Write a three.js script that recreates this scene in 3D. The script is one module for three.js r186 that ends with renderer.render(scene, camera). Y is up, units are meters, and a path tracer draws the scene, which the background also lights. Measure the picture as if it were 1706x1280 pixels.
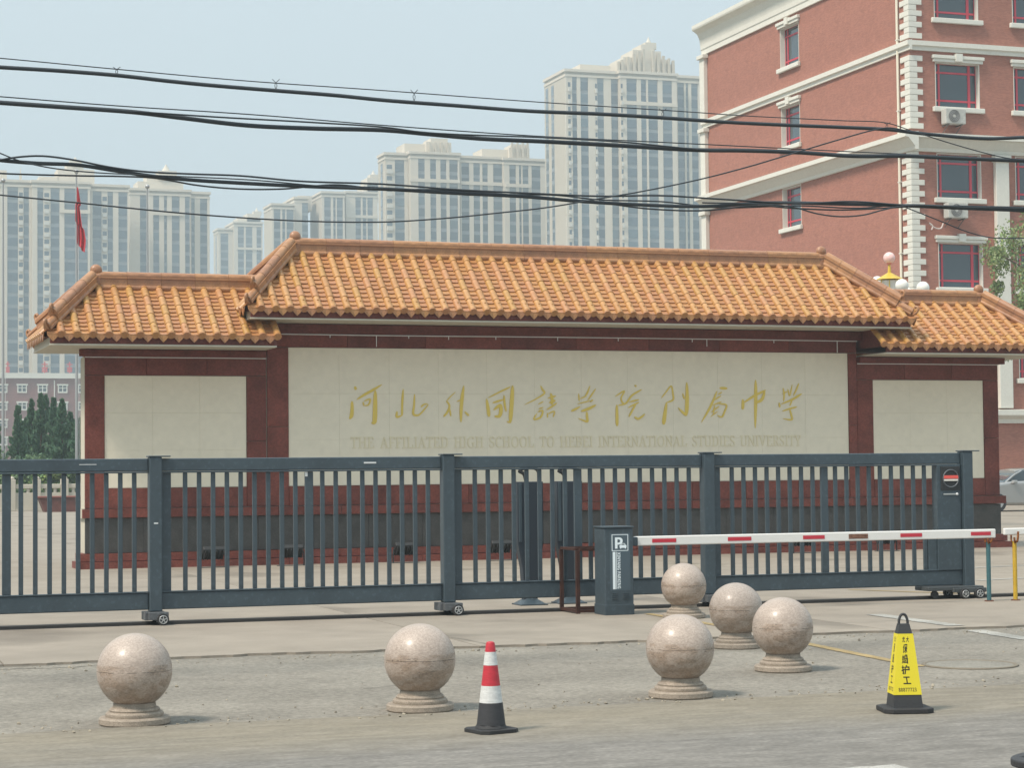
import * as THREE from 'three';
import { mergeGeometries, toCreasedNormals } from 'three/addons/utils/BufferGeometryUtils.js';
import { RoundedBoxGeometry } from 'three/addons/geometries/RoundedBoxGeometry.js';
import { TextGeometry } from 'three/addons/geometries/TextGeometry.js';
import { FontLoader } from 'three/addons/loaders/FontLoader.js';

// ------------------------------------------------------------------ camera, sky, sun, exposure
// x runs along the school wall, z towards the road; the camera stands at eye height across the road
const scene = new THREE.Scene();
const RAD = Math.PI / 180, EYE = 1.6, FPX = 3450, YAW = 19 * RAD, PITCH = 2.4 * RAD, ROLL = -0.55 * RAD;
const camera = new THREE.PerspectiveCamera(2 * Math.atan(640 / FPX) / RAD, 1024 / 769, 0.1, 4000);
camera.position.set(0, EYE, 0);
const FW = new THREE.Vector3(Math.sin(YAW) * Math.cos(PITCH), Math.sin(PITCH), -Math.cos(YAW) * Math.cos(PITCH));
camera.lookAt(FW.clone().add(camera.position));
camera.rotateZ(ROLL);
camera.updateMatrixWorld();

const skyTex = (() => {
  const w = 256, h = 128, d = new Float32Array(w * h * 4);
  for (let j = 0; j < h; j++) for (let i = 0; i < w; i++) {
    const el = (j + 0.5) / h * 180 - 90, t = Math.min(1, Math.max(0, el / 90)), k = (j * w + i) * 4;
    const b = 1 + 1.15 * Math.pow(Math.sin(t * Math.PI / 2), 2);            // hazy overcast: brighter overhead
    d[k] = 0.392 * b; d[k + 1] = 0.459 * b; d[k + 2] = 0.499 * b; d[k + 3] = 1;
  }
  const t = new THREE.DataTexture(d, w, h, THREE.RGBAFormat, THREE.FloatType);
  t.mapping = THREE.EquirectangularReflectionMapping; t.magFilter = t.minFilter = THREE.LinearFilter; t.needsUpdate = true;
  return t;
})();
scene.background = skyTex;
scene.environment = skyTex;
const sun = new THREE.DirectionalLight(new THREE.Color(1.0, 0.885, 0.76), 2.85);
sun.position.set(13 - 0.56 * 120, 0.8 * 120, -30 + 0.20 * 120);
sun.target.position.set(13, 0, -30);
sun.castShadow = true; sun.shadow.radius = 20; sun.shadow.mapSize.set(4096, 4096);
Object.assign(sun.shadow.camera, { left: -70, right: 70, top: 70, bottom: -70, near: 1, far: 400 });
scene.add(sun, sun.target);
scene.fog = new THREE.FogExp2(new THREE.Color(0.60, 0.70, 0.735), 0.0009);
const EXPOSURE = 1.62;

// ------------------------------------------------------------------ helpers
const RIGHT = new THREE.Vector3(1, 0, 0).applyQuaternion(camera.quaternion), UP = new THREE.Vector3(0, 1, 0).applyQuaternion(camera.quaternion);
const FWD = new THREE.Vector3(0, 0, -1).applyQuaternion(camera.quaternion);
const ray = (px, py) => FWD.clone().addScaledVector(RIGHT, (px - 853) / FPX).addScaledVector(UP, -(py - 640) / FPX);
const U = (px, py, z) => { const d = ray(px, py); return d.multiplyScalar(z / d.z).add(camera.position); };       // pixel on the plane z
const G = (px, py, y = 0) => { const d = ray(px, py); return d.multiplyScalar((y - EYE) / d.y).add(camera.position); }; // pixel on the ground
function rng(s) { return () => { s = (s + 0x6d2b79f5) | 0; let t = Math.imul(s ^ (s >>> 15), 1 | s); t = (t + Math.imul(t ^ (t >>> 7), 61 | t)) ^ t; return ((t ^ (t >>> 14)) >>> 0) / 4294967296; }; }
const R0 = rng(7);
const used = new Map();
const numbered = (n) => { const k = used.get(n) || 0; used.set(n, k + 1); return k ? n + '_' + String(k).padStart(3, '0') : n; };
function flags(o, label, category, group, kind) {
  if (label) o.userData.label = label; if (category) o.userData.category = category;
  if (group) o.userData.group = group; if (kind) o.userData.kind = kind; return o;
}
function thing(name, label, category, pos = [0, 0, 0], group) {
  const o = new THREE.Group(); o.name = numbered(name); o.position.set(...pos); scene.add(o); o.updateMatrixWorld();
  return flags(o, label, category, group);
}
const asGeo = (g) => Array.isArray(g) ? mergeGeometries(g.map((x) => { const y = x.index ? x.toNonIndexed() : x; for (const k of Object.keys(y.attributes)) if (!['position', 'normal', 'uv', 'color'].includes(k)) y.deleteAttribute(k); return y; })) : g;
function part(parent, name, geo, mat, label, kind) {                       // geometry in the parent's own coordinates
  const m = new THREE.Mesh(asGeo(geo), mat); m.name = name; m.castShadow = m.receiveShadow = true; parent.add(m);
  if (label) m.userData.label = label; if (kind) m.userData.kind = kind; return m;
}
function partW(parent, name, geo, mat, label, kind) {                      // geometry in world coordinates
  const m = part(parent, name, geo, mat, label, kind); parent.updateWorldMatrix(true, false);
  m.position.copy(parent.worldToLocal(new THREE.Vector3(0, 0, 0))); m.updateMatrixWorld(); return m;
}
function structure(name, geo, mat) { const m = part(scene, numbered(name), geo, mat); m.userData.kind = 'structure'; return m; }
// boxes by their extents
const bb = (x0, x1, y0, y1, z0, z1) => { const g = new THREE.BoxGeometry(Math.abs(x1 - x0), Math.abs(y1 - y0), Math.abs(z1 - z0)); g.translate((x0 + x1) / 2, (y0 + y1) / 2, (z0 + z1) / 2); return g; };
const rb = (x0, x1, y0, y1, z0, z1, r = 0.008) => { const g = new RoundedBoxGeometry(Math.abs(x1 - x0), Math.abs(y1 - y0), Math.abs(z1 - z0), 2, r); g.translate((x0 + x1) / 2, (y0 + y1) / 2, (z0 + z1) / 2); return g; };
const cyl = (r0, r1, h, n = 16) => new THREE.CylinderGeometry(r1, r0, h, n).translate(0, h / 2, 0);
const tube = (pts, r, seg = 40, rad = 6, closed = false) => new THREE.TubeGeometry(new THREE.CatmullRomCurve3(pts.map((p) => p.isVector3 ? p : new THREE.Vector3(...p)), closed, 'centripetal'), seg, r, rad, closed);
function metric(g, s = 1) {                                                // uv in metres, by the way each face points
  const q = g.index ? g.toNonIndexed() : g; if (!q.attributes.normal) q.computeVertexNormals();
  const p = q.attributes.position, n = q.attributes.normal, uv = new Float32Array(p.count * 2);
  for (let i = 0; i < p.count; i++) {
    const ax = Math.abs(n.getX(i)), ay = Math.abs(n.getY(i)), az = Math.abs(n.getZ(i));
    if (ay >= ax && ay >= az) { uv[2 * i] = p.getX(i) / s; uv[2 * i + 1] = p.getZ(i) / s; }
    else if (ax >= az) { uv[2 * i] = p.getZ(i) / s; uv[2 * i + 1] = p.getY(i) / s; }
    else { uv[2 * i] = p.getX(i) / s; uv[2 * i + 1] = p.getY(i) / s; }
  }
  q.setAttribute('uv', new THREE.BufferAttribute(uv, 2)); return q;
}
// ------------------------------------------------------------------ procedural textures
function lattice(seed) { const r = rng(seed), t = new Float32Array(65536); for (let i = 0; i < 65536; i++) t[i] = r(); return t; }
const LT = lattice(11);
function vnoise(x, y, per) {
  const xi = Math.floor(x), yi = Math.floor(y), fx = x - xi, fy = y - yi, m = (a) => ((a % per) + per) % per;
  const h = (a, b) => LT[(m(a) * 157 + m(b) * 331 + per * 17) & 65535], sx = fx * fx * (3 - 2 * fx), sy = fy * fy * (3 - 2 * fy);
  return (h(xi, yi) * (1 - sx) + h(xi + 1, yi) * sx) * (1 - sy) + (h(xi, yi + 1) * (1 - sx) + h(xi + 1, yi + 1) * sx) * sy;
}
function fbm(u, v, base, oct = 5) { let s = 0, a = 0.5, p = base, n = 0; for (let i = 0; i < oct; i++) { s += a * vnoise(u * p, v * p, p); n += a; a *= 0.55; p *= 2; } return s / n; }
function tex(w, h, fn, srgb = true) {
  const d = new Uint8Array(w * h * 4);
  for (let j = 0; j < h; j++) for (let i = 0; i < w; i++) { const c = fn(i / w, j / h, i, j), k = (j * w + i) * 4; for (let q = 0; q < 3; q++) d[k + q] = Math.max(0, Math.min(255, (Array.isArray(c) ? c[q] : c) * 255)); d[k + 3] = 255; }
  const t = new THREE.DataTexture(d, w, h); t.wrapS = t.wrapT = THREE.RepeatWrapping; t.magFilter = THREE.LinearFilter; t.minFilter = THREE.LinearMipmapLinearFilter; t.generateMipmaps = true;
  if (srgb) t.colorSpace = THREE.SRGBColorSpace; t.needsUpdate = true; return t;
}
const rt = rng(99);
const concreteMap = tex(1024, 1024, (u, v) => { const a = fbm(u, v, 4, 6), b = fbm(u + 0.3, v, 16, 4), s = rt(); const st = fbm(u, v + 0.5, 3, 5); const g = 0.81 + 0.11 * (a - 0.5) + 0.09 * (b - 0.5) + 0.06 * (s - 0.5) - (st > 0.64 ? (st - 0.64) * 0.6 : 0); return [g + 0.012, g, g - 0.02]; });
const asphaltMap = tex(1024, 1024, (u, v) => { const a = fbm(u, v, 3, 5), b = fbm(u, v, 128, 2), s = rt(); const c = fbm(u + 0.2, v + 0.7, 8, 5); let g = 0.68 + 0.16 * (a - 0.5) + 0.20 * (b - 0.5) + 0.14 * (s - 0.5) + 0.10 * (c - 0.5); if (s > 0.985) g += 0.14; return [g + 0.01, g, g - 0.015]; });
const graniteMap = tex(512, 512, (u, v) => { const a = fbm(u, v, 90, 2), b = fbm(u + 0.4, v, 6, 4), s = rt(); let g = 0.80 + 0.30 * (a - 0.5) + 0.18 * (b - 0.5) + 0.10 * (s - 0.5); if (s < 0.03) g -= 0.2; return [g, g - 0.015, g - 0.03]; });
const darkStoneMap = tex(512, 512, (u, v) => { const a = fbm(u, v, 64, 3), b = fbm(u, v + 0.2, 5, 4), s = rt(); const g = 0.78 + 0.26 * (a - 0.5) + 0.3 * (b - 0.5) + 0.1 * (s - 0.5); return g; });
const plasterMap = tex(512, 512, (u, v) => { const a = fbm(u, v, 4, 5), c = fbm(u * 1, v, 24, 3), s = fbm(u, v * 1 + 0.3, 32, 2); const g = 0.91 + 0.035 * (a - 0.5) + 0.03 * (c - 0.5) + 0.02 * (s - 0.5); return [g, g, g - 0.006]; });
const glazeMap = tex(512, 512, (u, v) => { const a = fbm(u, v, 6, 5), b = fbm(u, v + 0.4, 30, 3), s = rt(); const g = 0.86 + 0.22 * (a - 0.5) + 0.18 * (b - 0.5) + 0.05 * (s - 0.5) - (b > 0.66 ? 0.12 : 0); return [g, g - 0.02, g - 0.03]; });
const brickMap = tex(1024, 1024, (u, v, i, j) => { const row = Math.floor(j / 16), off = (row & 1) * 32, mort = (j % 16) < 2 || ((i + off) % 64) < 2; const id = LT[(row * 71 + Math.floor((i + off) / 64) * 13) & 65535], a = fbm(u, v, 5, 4); const g = mort ? 0.93 : 0.80 + 0.10 * (id - 0.5) + 0.10 * (a - 0.5); return [g, mort ? g - 0.02 : g, mort ? g - 0.02 : g]; });
const metalMap = tex(512, 512, (u, v) => { const a = fbm(u, v, 5, 5), b = fbm(u + 0.5, v, 40, 3), s = rt(); const g = 0.86 + 0.16 * (a - 0.5) + 0.10 * (b - 0.5) + 0.04 * (s - 0.5) + (b > 0.70 ? 0.08 : 0); return g; });
const rustMap = tex(256, 256, (u, v) => { const a = fbm(u, v, 8, 5), s = rt(); const g = 0.6 + 0.8 * (a - 0.5) + 0.1 * (s - 0.5); return [g + 0.12, g * 0.85, g * 0.72]; });
const bumpFine = tex(512, 512, (u, v) => 0.5 + 0.5 * (fbm(u, v, 64, 3) - 0.5) + 0.25 * (rt() - 0.5), false);

const C = (r, g, b) => new THREE.Color().setRGB(r, g, b);
const M = (c, rough = 0.7, o = {}) => new THREE.MeshStandardMaterial({ color: c, roughness: rough, ...o });
const rep = (t, k) => { const q = t.clone(); q.repeat.set(k, k); q.needsUpdate = true; return q; };
const concreteM = M(C(0.385, 0.345, 0.295), 0.92, { map: rep(concreteMap, 1 / 5), bumpMap: rep(bumpFine, 1.5), bumpScale: 0.002 });
const concreteM2 = M(C(0.381, 0.342, 0.292), 0.92, { map: rep(concreteMap, 1 / 4.3), bumpMap: rep(bumpFine, 1.5), bumpScale: 0.002 });
const concreteM3 = M(C(0.390, 0.349, 0.299), 0.92, { map: rep(concreteMap, 1 / 6.1), bumpMap: rep(bumpFine, 1.5), bumpScale: 0.002 });
const asphaltM = M(C(0.485, 0.457, 0.40), 0.95, { map: rep(asphaltMap, 1 / 3.3), bumpMap: rep(bumpFine, 3), bumpScale: 0.006 });
const jointM = M(C(0.13, 0.12, 0.10), 0.95);
const maroonM = new THREE.MeshPhysicalMaterial({ color: C(0.275, 0.079, 0.058), roughness: 0.62, specularIntensity: 0.5, map: rep(darkStoneMap, 0.8), clearcoat: 0.04, clearcoatRoughness: 0.4 });
const maroonM2 = new THREE.MeshPhysicalMaterial({ color: C(0.25, 0.073, 0.055), roughness: 0.62, specularIntensity: 0.5, map: rep(darkStoneMap, 0.63), clearcoat: 0.04, clearcoatRoughness: 0.4 });
const darkGranM = M(C(0.085, 0.08, 0.074), 0.6, { map: rep(darkStoneMap, 1.3) });
const creamM = M(C(0.88, 0.805, 0.65), 0.75, { map: rep(plasterMap, 0.4) });
const creamM2 = M(C(0.585, 0.55, 0.44), 0.75, { map: rep(plasterMap, 0.33) });
const groutM = M(C(0.52, 0.46, 0.38), 0.9);
const soffitM = M(C(0.62, 0.58, 0.48), 0.9, { map: rep(plasterMap, 0.7) });
const goldM = M(C(0.66, 0.49, 0.10), 0.42, { metalness: 0.25 });
const inscriptionM = M(C(0.68, 0.61, 0.43), 0.7);
const gateM = new THREE.MeshPhysicalMaterial({ color: C(0.054, 0.082, 0.102), roughness: 0.5, map: rep(metalMap, 0.7), clearcoat: 0.15, clearcoatRoughness: 0.4 });
const blackM = M(C(0.022, 0.024, 0.026), 0.6);
const rubberM = M(C(0.035, 0.035, 0.037), 0.75, { map: rep(metalMap, 2) });
const steelM = M(C(0.45, 0.46, 0.46), 0.4, { metalness: 0.7 });
const whiteM = M(C(0.72, 0.71, 0.68), 0.5);
const redM = M(C(0.52, 0.035, 0.055), 0.5);

// ------------------------------------------------------------------ the ground
const noise1 = (x, s) => (vnoise(x * s, 3.7, 4096) - 0.5) * 2;
// a flat sheet between two edges that may waver: zf(x) front, zb(x) back
function sheet(x0, x1, n, zb, zf, y, rows = 1) {
  const pos = [], idx = [], uv = [];
  for (let i = 0; i <= n; i++) { const x = x0 + (x1 - x0) * i / n; for (let j = 0; j <= rows; j++) { const z = zb(x) + (zf(x) - zb(x)) * j / rows; pos.push(x, y, z); uv.push(x, z); } }
  for (let i = 0; i < n; i++) for (let j = 0; j < rows; j++) { const a = i * (rows + 1) + j, b = a + rows + 1; idx.push(a, a + 1, b, b, a + 1, b + 1); }
  const g = new THREE.BufferGeometry(); g.setAttribute('position', new THREE.Float32BufferAttribute(pos, 3)); g.setAttribute('uv', new THREE.Float32BufferAttribute(uv, 2)); g.setIndex(idx); g.computeVertexNormals(); return g;
}
structure('ground', sheet(-1500, 1500, 2, () => -2500, () => 60, -0.06), M(C(0.34, 0.32, 0.26), 0.95, { map: rep(concreteMap, 1 / 9) }));
// carriageway with a band of pale dust drifted along its edge
const roadTex = tex(2048, 1024, (u, v, i, j) => {
  const x = u * 40, z = v * 14, s = rt(), a = fbm(u, v, 4, 6), b = fbm(u, v, 200, 2), c = fbm(u, v, 24, 4);
  const edge = z + 1.1 * (a - 0.5) + 0.7 * (c - 0.5) + 0.25 * (s - 0.5);        // v = 0 is the kerb side
  const dust = Math.min(1, Math.max(0, (2.0 - edge) / 0.9)) * (0.72 + 0.5 * (c - 0.5));
  let g = 0.66 + 0.12 * (a - 0.5) + 0.16 * (b - 0.5) + 0.12 * (s - 0.5); if (s > 0.992) g += 0.08;
  const p = 0.75 + 0.10 * (b - 0.5) + 0.08 * (s - 0.5) + 0.08 * (a - 0.5);
  return [g * (1 - dust) + p * dust, (g - 0.004) * (1 - dust) + (p - 0.028) * dust, (g - 0.012) * (1 - dust) + (p - 0.095) * dust];
});
roadTex.wrapS = roadTex.wrapT = THREE.RepeatWrapping;
{
  const g = sheet(-60, 80, 700, (x) => -13.36 + 0.06 * noise1(x, 0.9) + 0.03 * noise1(x, 5), () => -1, -0.014, 3);
  const p = g.attributes.position, uv = g.attributes.uv; for (let i = 0; i < p.count; i++) uv.setXY(i, p.getX(i) / 40, (p.getZ(i) + 13.5) / 14);
  structure('road', g, M(C(0.43, 0.407, 0.372), 0.95, { map: roadTex, bumpMap: rep(bumpFine, 40), bumpScale: 0.004 }));
  structure('road_far_lane', sheet(-60, 80, 4, () => -1, () => 12, -0.015), asphaltM);
}
structure('asphalt_apron', sheet(-60, 80, 60, () => -19.2, () => -13.0, -0.022), asphaltM);
// concrete pad and forecourt: cast slabs with open joints over a dark bed
{
  const bed = structure('forecourt', bb(-60, 80, -0.055, -0.030, -112, -18.35), jointM);
  const front = (x) => -18.12 + 0.10 * noise1(x, 0.55) + 0.06 * noise1(x, 2.3) + 0.05 * noise1(x, 9);
  const mats = [concreteM, concreteM2, concreteM3, concreteM]; let k = 0;
  const xs = []; for (let x = -11.1; x < 44; x += 4.25) xs.push(x);
  for (let i = 0; i + 1 < xs.length; i++) {                                // the pad in front of the gate rail, its outer edge broken
    const x0 = xs[i] + 0.006, x1 = xs[i + 1] - 0.006, n = 60, sh = [];
    for (let q = 0; q <= n; q++) { const x = x0 + (x1 - x0) * q / n; sh.push(new THREE.Vector2(x, -front(x))); }
    sh.push(new THREE.Vector2(x1, 22.1), new THREE.Vector2(x0, 22.1));
    const g = new THREE.ExtrudeGeometry(new THREE.Shape(sh), { depth: 0.03, bevelEnabled: false }); g.rotateX(-Math.PI / 2).translate(0, -0.03, 0);
    part(bed, 'slab', metric(g), mats[(i * 7 + 1) % 4]);
  }
  const zs = [-22.34, -27.2, -32.0, -37.2, -44, -52, -62, -76, -92, -111];
  for (let j = 0; j + 1 < zs.length; j++) for (let i = 0; i + 1 < xs.length; i++)
    part(bed, 'slab', metric(bb(xs[i] + 0.005, xs[i + 1] - 0.005, -0.03, 0, zs[j] - 0.006, zs[j + 1] + 0.006)), mats[(i * 5 + j * 3 + ((k++) % 3)) % 4]);
  part(bed, 'slab', metric(bb(-60, -11.11, -0.03, 0, -18.3, -111)), concreteM); part(bed, 'slab', metric(bb(xs[xs.length - 1] + 0.01, 80, -0.03, 0, -18.3, -111)), concreteM);
}
structure('gate_rail', metric([rb(-14, 24, -0.02, 0.032, -22.275, -22.235, 0.006), rb(-14, 24, -0.02, 0.032, -22.205, -22.165, 0.006)].map((g) => g.index ? g.toNonIndexed() : g).reduce((a, b) => mergeGeometries([a, b]))), M(C(0.03, 0.028, 0.026), 0.7));
// painted lines
function stripe(name, pts, w, y, mat) {
  const r = rng(name.length * 31 + pts.length), pos = [], idx = []; let s = 0;
  for (let i = 0; i + 1 < pts.length; i++) {
    const a = new THREE.Vector2(...pts[i]), b = new THREE.Vector2(...pts[i + 1]), L = a.distanceTo(b), n = Math.ceil(L / 0.05), d = b.clone().sub(a).normalize(), q = new THREE.Vector2(-d.y, d.x);
    for (let k = 0; k <= n; k++) { const c = a.clone().addScaledVector(d, L * k / n), l = w / 2 * (0.85 + 0.3 * r()), m = w / 2 * (0.85 + 0.3 * r()); pos.push(c.x + q.x * l, y, c.y + q.y * l, c.x - q.x * m, y, c.y - q.y * m); if (k) { const t = s + 2 * (k - 1); idx.push(t, t + 1, t + 2, t + 2, t + 1, t + 3); } }
    s += 2 * (n + 1);
  }
  const g = new THREE.BufferGeometry(); g.setAttribute('position', new THREE.Float32BufferAttribute(pos, 3)); g.setIndex(idx); g.computeVertexNormals();
  return structure(name, metric(g), mat);
}
const wornWhite = M(C(0.70, 0.70, 0.66), 0.9, { map: rep(asphaltMap, 0.7) }), wornYellow = M(C(0.66, 0.50, 0.24), 0.9, { map: rep(asphaltMap, 0.9) });
stripe('yellow_line', [[8.85, -17.9], [8.7, -16.2], [8.62, -14.9]], 0.11, -0.017, wornYellow);
stripe('yellow_line', [[8.9, -21.3], [8.86, -18.3]], 0.10, 0.005, wornYellow);
stripe('white_line', [[10.98, -17.95], [10.85, -16.6], [10.75, -15.6]], 0.20, -0.017, wornWhite);
stripe('white_line', [[11.05, -20.1], [10.99, -18.3]], 0.20, 0.005, wornWhite);
stripe('white_line', [[-2, -24.9], [5.6, -25.0]], 0.12, 0.005, wornWhite);
stripe('white_line', [[15.6, -25.4], [24, -27.6]], 0.14, 0.005, wornWhite);
stripe('white_line', [[15.6, -28.2], [26, -30.5]], 0.14, 0.005, wornWhite);
stripe('yellow_line', [[13.0, -24.3], [13.9, -22.7]], 0.10, 0.005, wornYellow);
stripe('lane_marking', [[3.0, -9.88], [5.62, -9.90]], 0.20, -0.009, M(C(0.72, 0.72, 0.69), 0.85, { map: rep(asphaltMap, 0.8) }));
for (const [i, pts] of [[[-1.5, -17.98], [0.6, -17.93], [1.5, -17.86], [2.0, -17.80], [2.35, -17.9], [2.7, -17.84]], [[5.98, -18.05], [6.0, -18.6], [5.93, -19.2]], [[9.5, -19.3], [10.4, -19.1], [11.2, -19.35], [12.1, -19.2]], [[4.0, -15.1], [4.7, -15.35], [5.3, -15.2]]].entries()) { const y = i === 3 ? -0.018 : 0.0035; stripe('crack', pts.flatMap((p, k) => k + 1 < pts.length ? [p, [(p[0] + pts[k + 1][0]) / 2 + 0.03, (p[1] + pts[k + 1][1]) / 2 + 0.035 * (k % 2 ? 1 : -1)]] : [p]), i ? 0.010 : 0.035, y, jointM); }
{
  const o = thing('manhole_cover', 'round iron manhole cover set in the grey asphalt behind the yellow cone', 'manhole cover', [9.04, -0.022, -14.85]);
  part(o, 'rim', new THREE.TorusGeometry(0.37, 0.02, 6, 48).rotateX(Math.PI / 2).scale(1, 0.5, 1).translate(0, 0.004, 0), M(C(0.36, 0.32, 0.25), 0.9, { map: rep(asphaltMap, 1) }));
  part(o, 'lid', cyl(0.352, 0.352, 0.008, 40), M(C(0.44, 0.425, 0.375), 0.95, { map: rep(asphaltMap, 0.5) }));
}
{
  const r = rng(404), n = 900, im = new THREE.InstancedMesh(new THREE.IcosahedronGeometry(0.012, 0), M(C(0.30, 0.27, 0.22), 0.95), n), m4 = new THREE.Matrix4(), q = new THREE.Quaternion();
  for (let i = 0; i < n; i++) {
    const edge = r(), x = -2 + 16 * r(), z = edge < 0.55 ? -13.42 + (r() - 0.5) * 0.5 - 0.3 * r() * r() : edge < 0.8 ? -18.0 + r() * 0.35 : -13.4 - 4.5 * r(), y = z > -13.36 ? -0.013 : z > -18.0 ? -0.021 : 0.001, k = 0.35 + 1.1 * r() * r();
    q.setFromEuler(new THREE.Euler(r() * 6, r() * 6, r() * 6)); m4.compose(new THREE.Vector3(x, y + 0.003 * k, z), q, new THREE.Vector3(k, k * 0.55, k * (0.8 + 0.7 * r()))); im.setMatrixAt(i, m4); const tn = 0.55 + 0.75 * r(); im.setColorAt(i, C(tn, tn * 0.98, tn * 0.93));
  }
  im.name = 'grit'; im.castShadow = im.receiveShadow = true; flags(im, 'small stones and grit strewn along the road edge', 'grit', null, 'stuff'); scene.add(im);
}
// ------------------------------------------------------------------ glazed tile roofs of the screen wall
const tileTones = [[0.58, 0.305, 0.095], [0.60, 0.325, 0.105], [0.545, 0.28, 0.09], [0.57, 0.285, 0.115], [0.56, 0.315, 0.085], [0.61, 0.335, 0.12]];
const panTones = [[0.58, 0.285, 0.105], [0.55, 0.265, 0.11], [0.60, 0.305, 0.105], [0.535, 0.26, 0.10], [0.57, 0.275, 0.125]];
const glaze = (c) => new THREE.MeshPhysicalMaterial({ color: C(...c), roughness: 0.5, map: rep(glazeMap, 1.3), clearcoat: 0.25, clearcoatRoughness: 0.3 });
const coverMats = tileTones.map(glaze), panMats = panTones.map(glaze), ridgeMats = [[0.49, 0.25, 0.115], [0.52, 0.272, 0.12], [0.45, 0.225, 0.112]].map(glaze);
const vcMat = new THREE.MeshPhysicalMaterial({ color: 0xffffff, vertexColors: true, roughness: 0.5, map: rep(glazeMap, 1.3), clearcoat: 0.25, clearcoatRoughness: 0.3 });
const PITCHX = 0.253, CLEN = 0.30, PLEN = 0.126;
function coverGeo(len, r0 = 0.066, r1 = 0.058, n = 8) {                    // half-round tile: local x across, y up the slope, z out
  const pos = [], idx = [], uv = [];
  for (const [t, r] of [[0, r0], [len, r1]]) for (let i = 0; i <= n; i++) { const a = Math.PI * i / n; pos.push(-Math.cos(a) * r, t, Math.sin(a) * r + 0.035); uv.push(i / n * 0.2, t); }
  for (let i = 0; i < n; i++) idx.push(i, i + 1, i + n + 1, i + 1, i + n + 2, i + n + 1);
  const b = pos.length / 3; pos.push(0, 0, 0.035); uv.push(0.1, 0);                    // butt end
  for (let i = 0; i <= n; i++) { const a = Math.PI * i / n; pos.push(-Math.cos(a) * r0, 0, Math.sin(a) * r0 + 0.035); uv.push(i / n * 0.2, 0.1); }
  for (let i = 0; i < n; i++) idx.push(b, b + 1 + i + 1, b + 1 + i);
  const g = new THREE.BufferGeometry(); g.setAttribute('position', new THREE.Float32BufferAttribute(pos, 3)); g.setAttribute('uv', new THREE.Float32BufferAttribute(uv, 2)); g.setIndex(idx); g.computeVertexNormals(); return g.toNonIndexed();
}
function panGeo(len, w = 0.19, n = 5) {                                    // dished tile, its lower lip proud
  const pos = [], idx = [], uv = [], th = 0.020;
  const z = (i) => 0.018 * Math.pow((i / n - 0.5) * 2, 2);
  for (const [t, h] of [[-0.012, 0.036], [len * 1.06, 0.012]]) for (let i = 0; i <= n; i++) { pos.push((i / n - 0.5) * w, t, z(i) + h); uv.push(i / n * w, t); }
  for (let i = 0; i < n; i++) idx.push(i, i + 1, i + n + 1, i + 1, i + n + 2, i + n + 1);
  const b = pos.length / 3;
  for (const h of [0.036, 0.036 - th]) for (let i = 0; i <= n; i++) { pos.push((i / n - 0.5) * w, -0.012, z(i) + h); uv.push(i / n * w, h); }
  for (let i = 0; i < n; i++) idx.push(b + i, b + i + n + 1, b + i + 1, b + i + 1, b + i + n + 1, b + i + n + 2);
  const g = new THREE.BufferGeometry(); g.setAttribute('position', new THREE.Float32BufferAttribute(pos, 3)); g.setAttribute('uv', new THREE.Float32BufferAttribute(uv, 2)); g.setIndex(idx); g.computeVertexNormals(); return g.toNonIndexed();
}
const coverG = coverGeo(CLEN), panG = panGeo(PLEN);
const capG = (() => { const g = new THREE.CylinderGeometry(0.068, 0.068, 0.03, 14).translate(0, -0.005, 0); return g.translate(0, 0, 0.03); })();     // round end of a tile row
const nailG = new THREE.SphereGeometry(0.017, 8, 6);
const dripG = (() => { const s = new THREE.Shape(); s.moveTo(-0.095, 0.035); s.quadraticCurveTo(0, -0.02, 0.095, 0.035); s.lineTo(0.085, -0.02); s.quadraticCurveTo(0.05, -0.06, 0, -0.105); s.quadraticCurveTo(-0.05, -0.06, -0.085, -0.02); return new THREE.ExtrudeGeometry(s, { depth: 0.016, bevelEnabled: false, curveSegments: 5 }).scale(1.08, 1.15, 1); })();
let coverLeft = 300, panLeft = 300;
function paint(g, c) { const n = g.attributes.position.count, a = new Float32Array(n * 3); for (let i = 0; i < n; i++) { a[3 * i] = c[0]; a[3 * i + 1] = c[1]; a[3 * i + 2] = c[2]; } g.setAttribute('color', new THREE.BufferAttribute(a, 3)); return g; }
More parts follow.
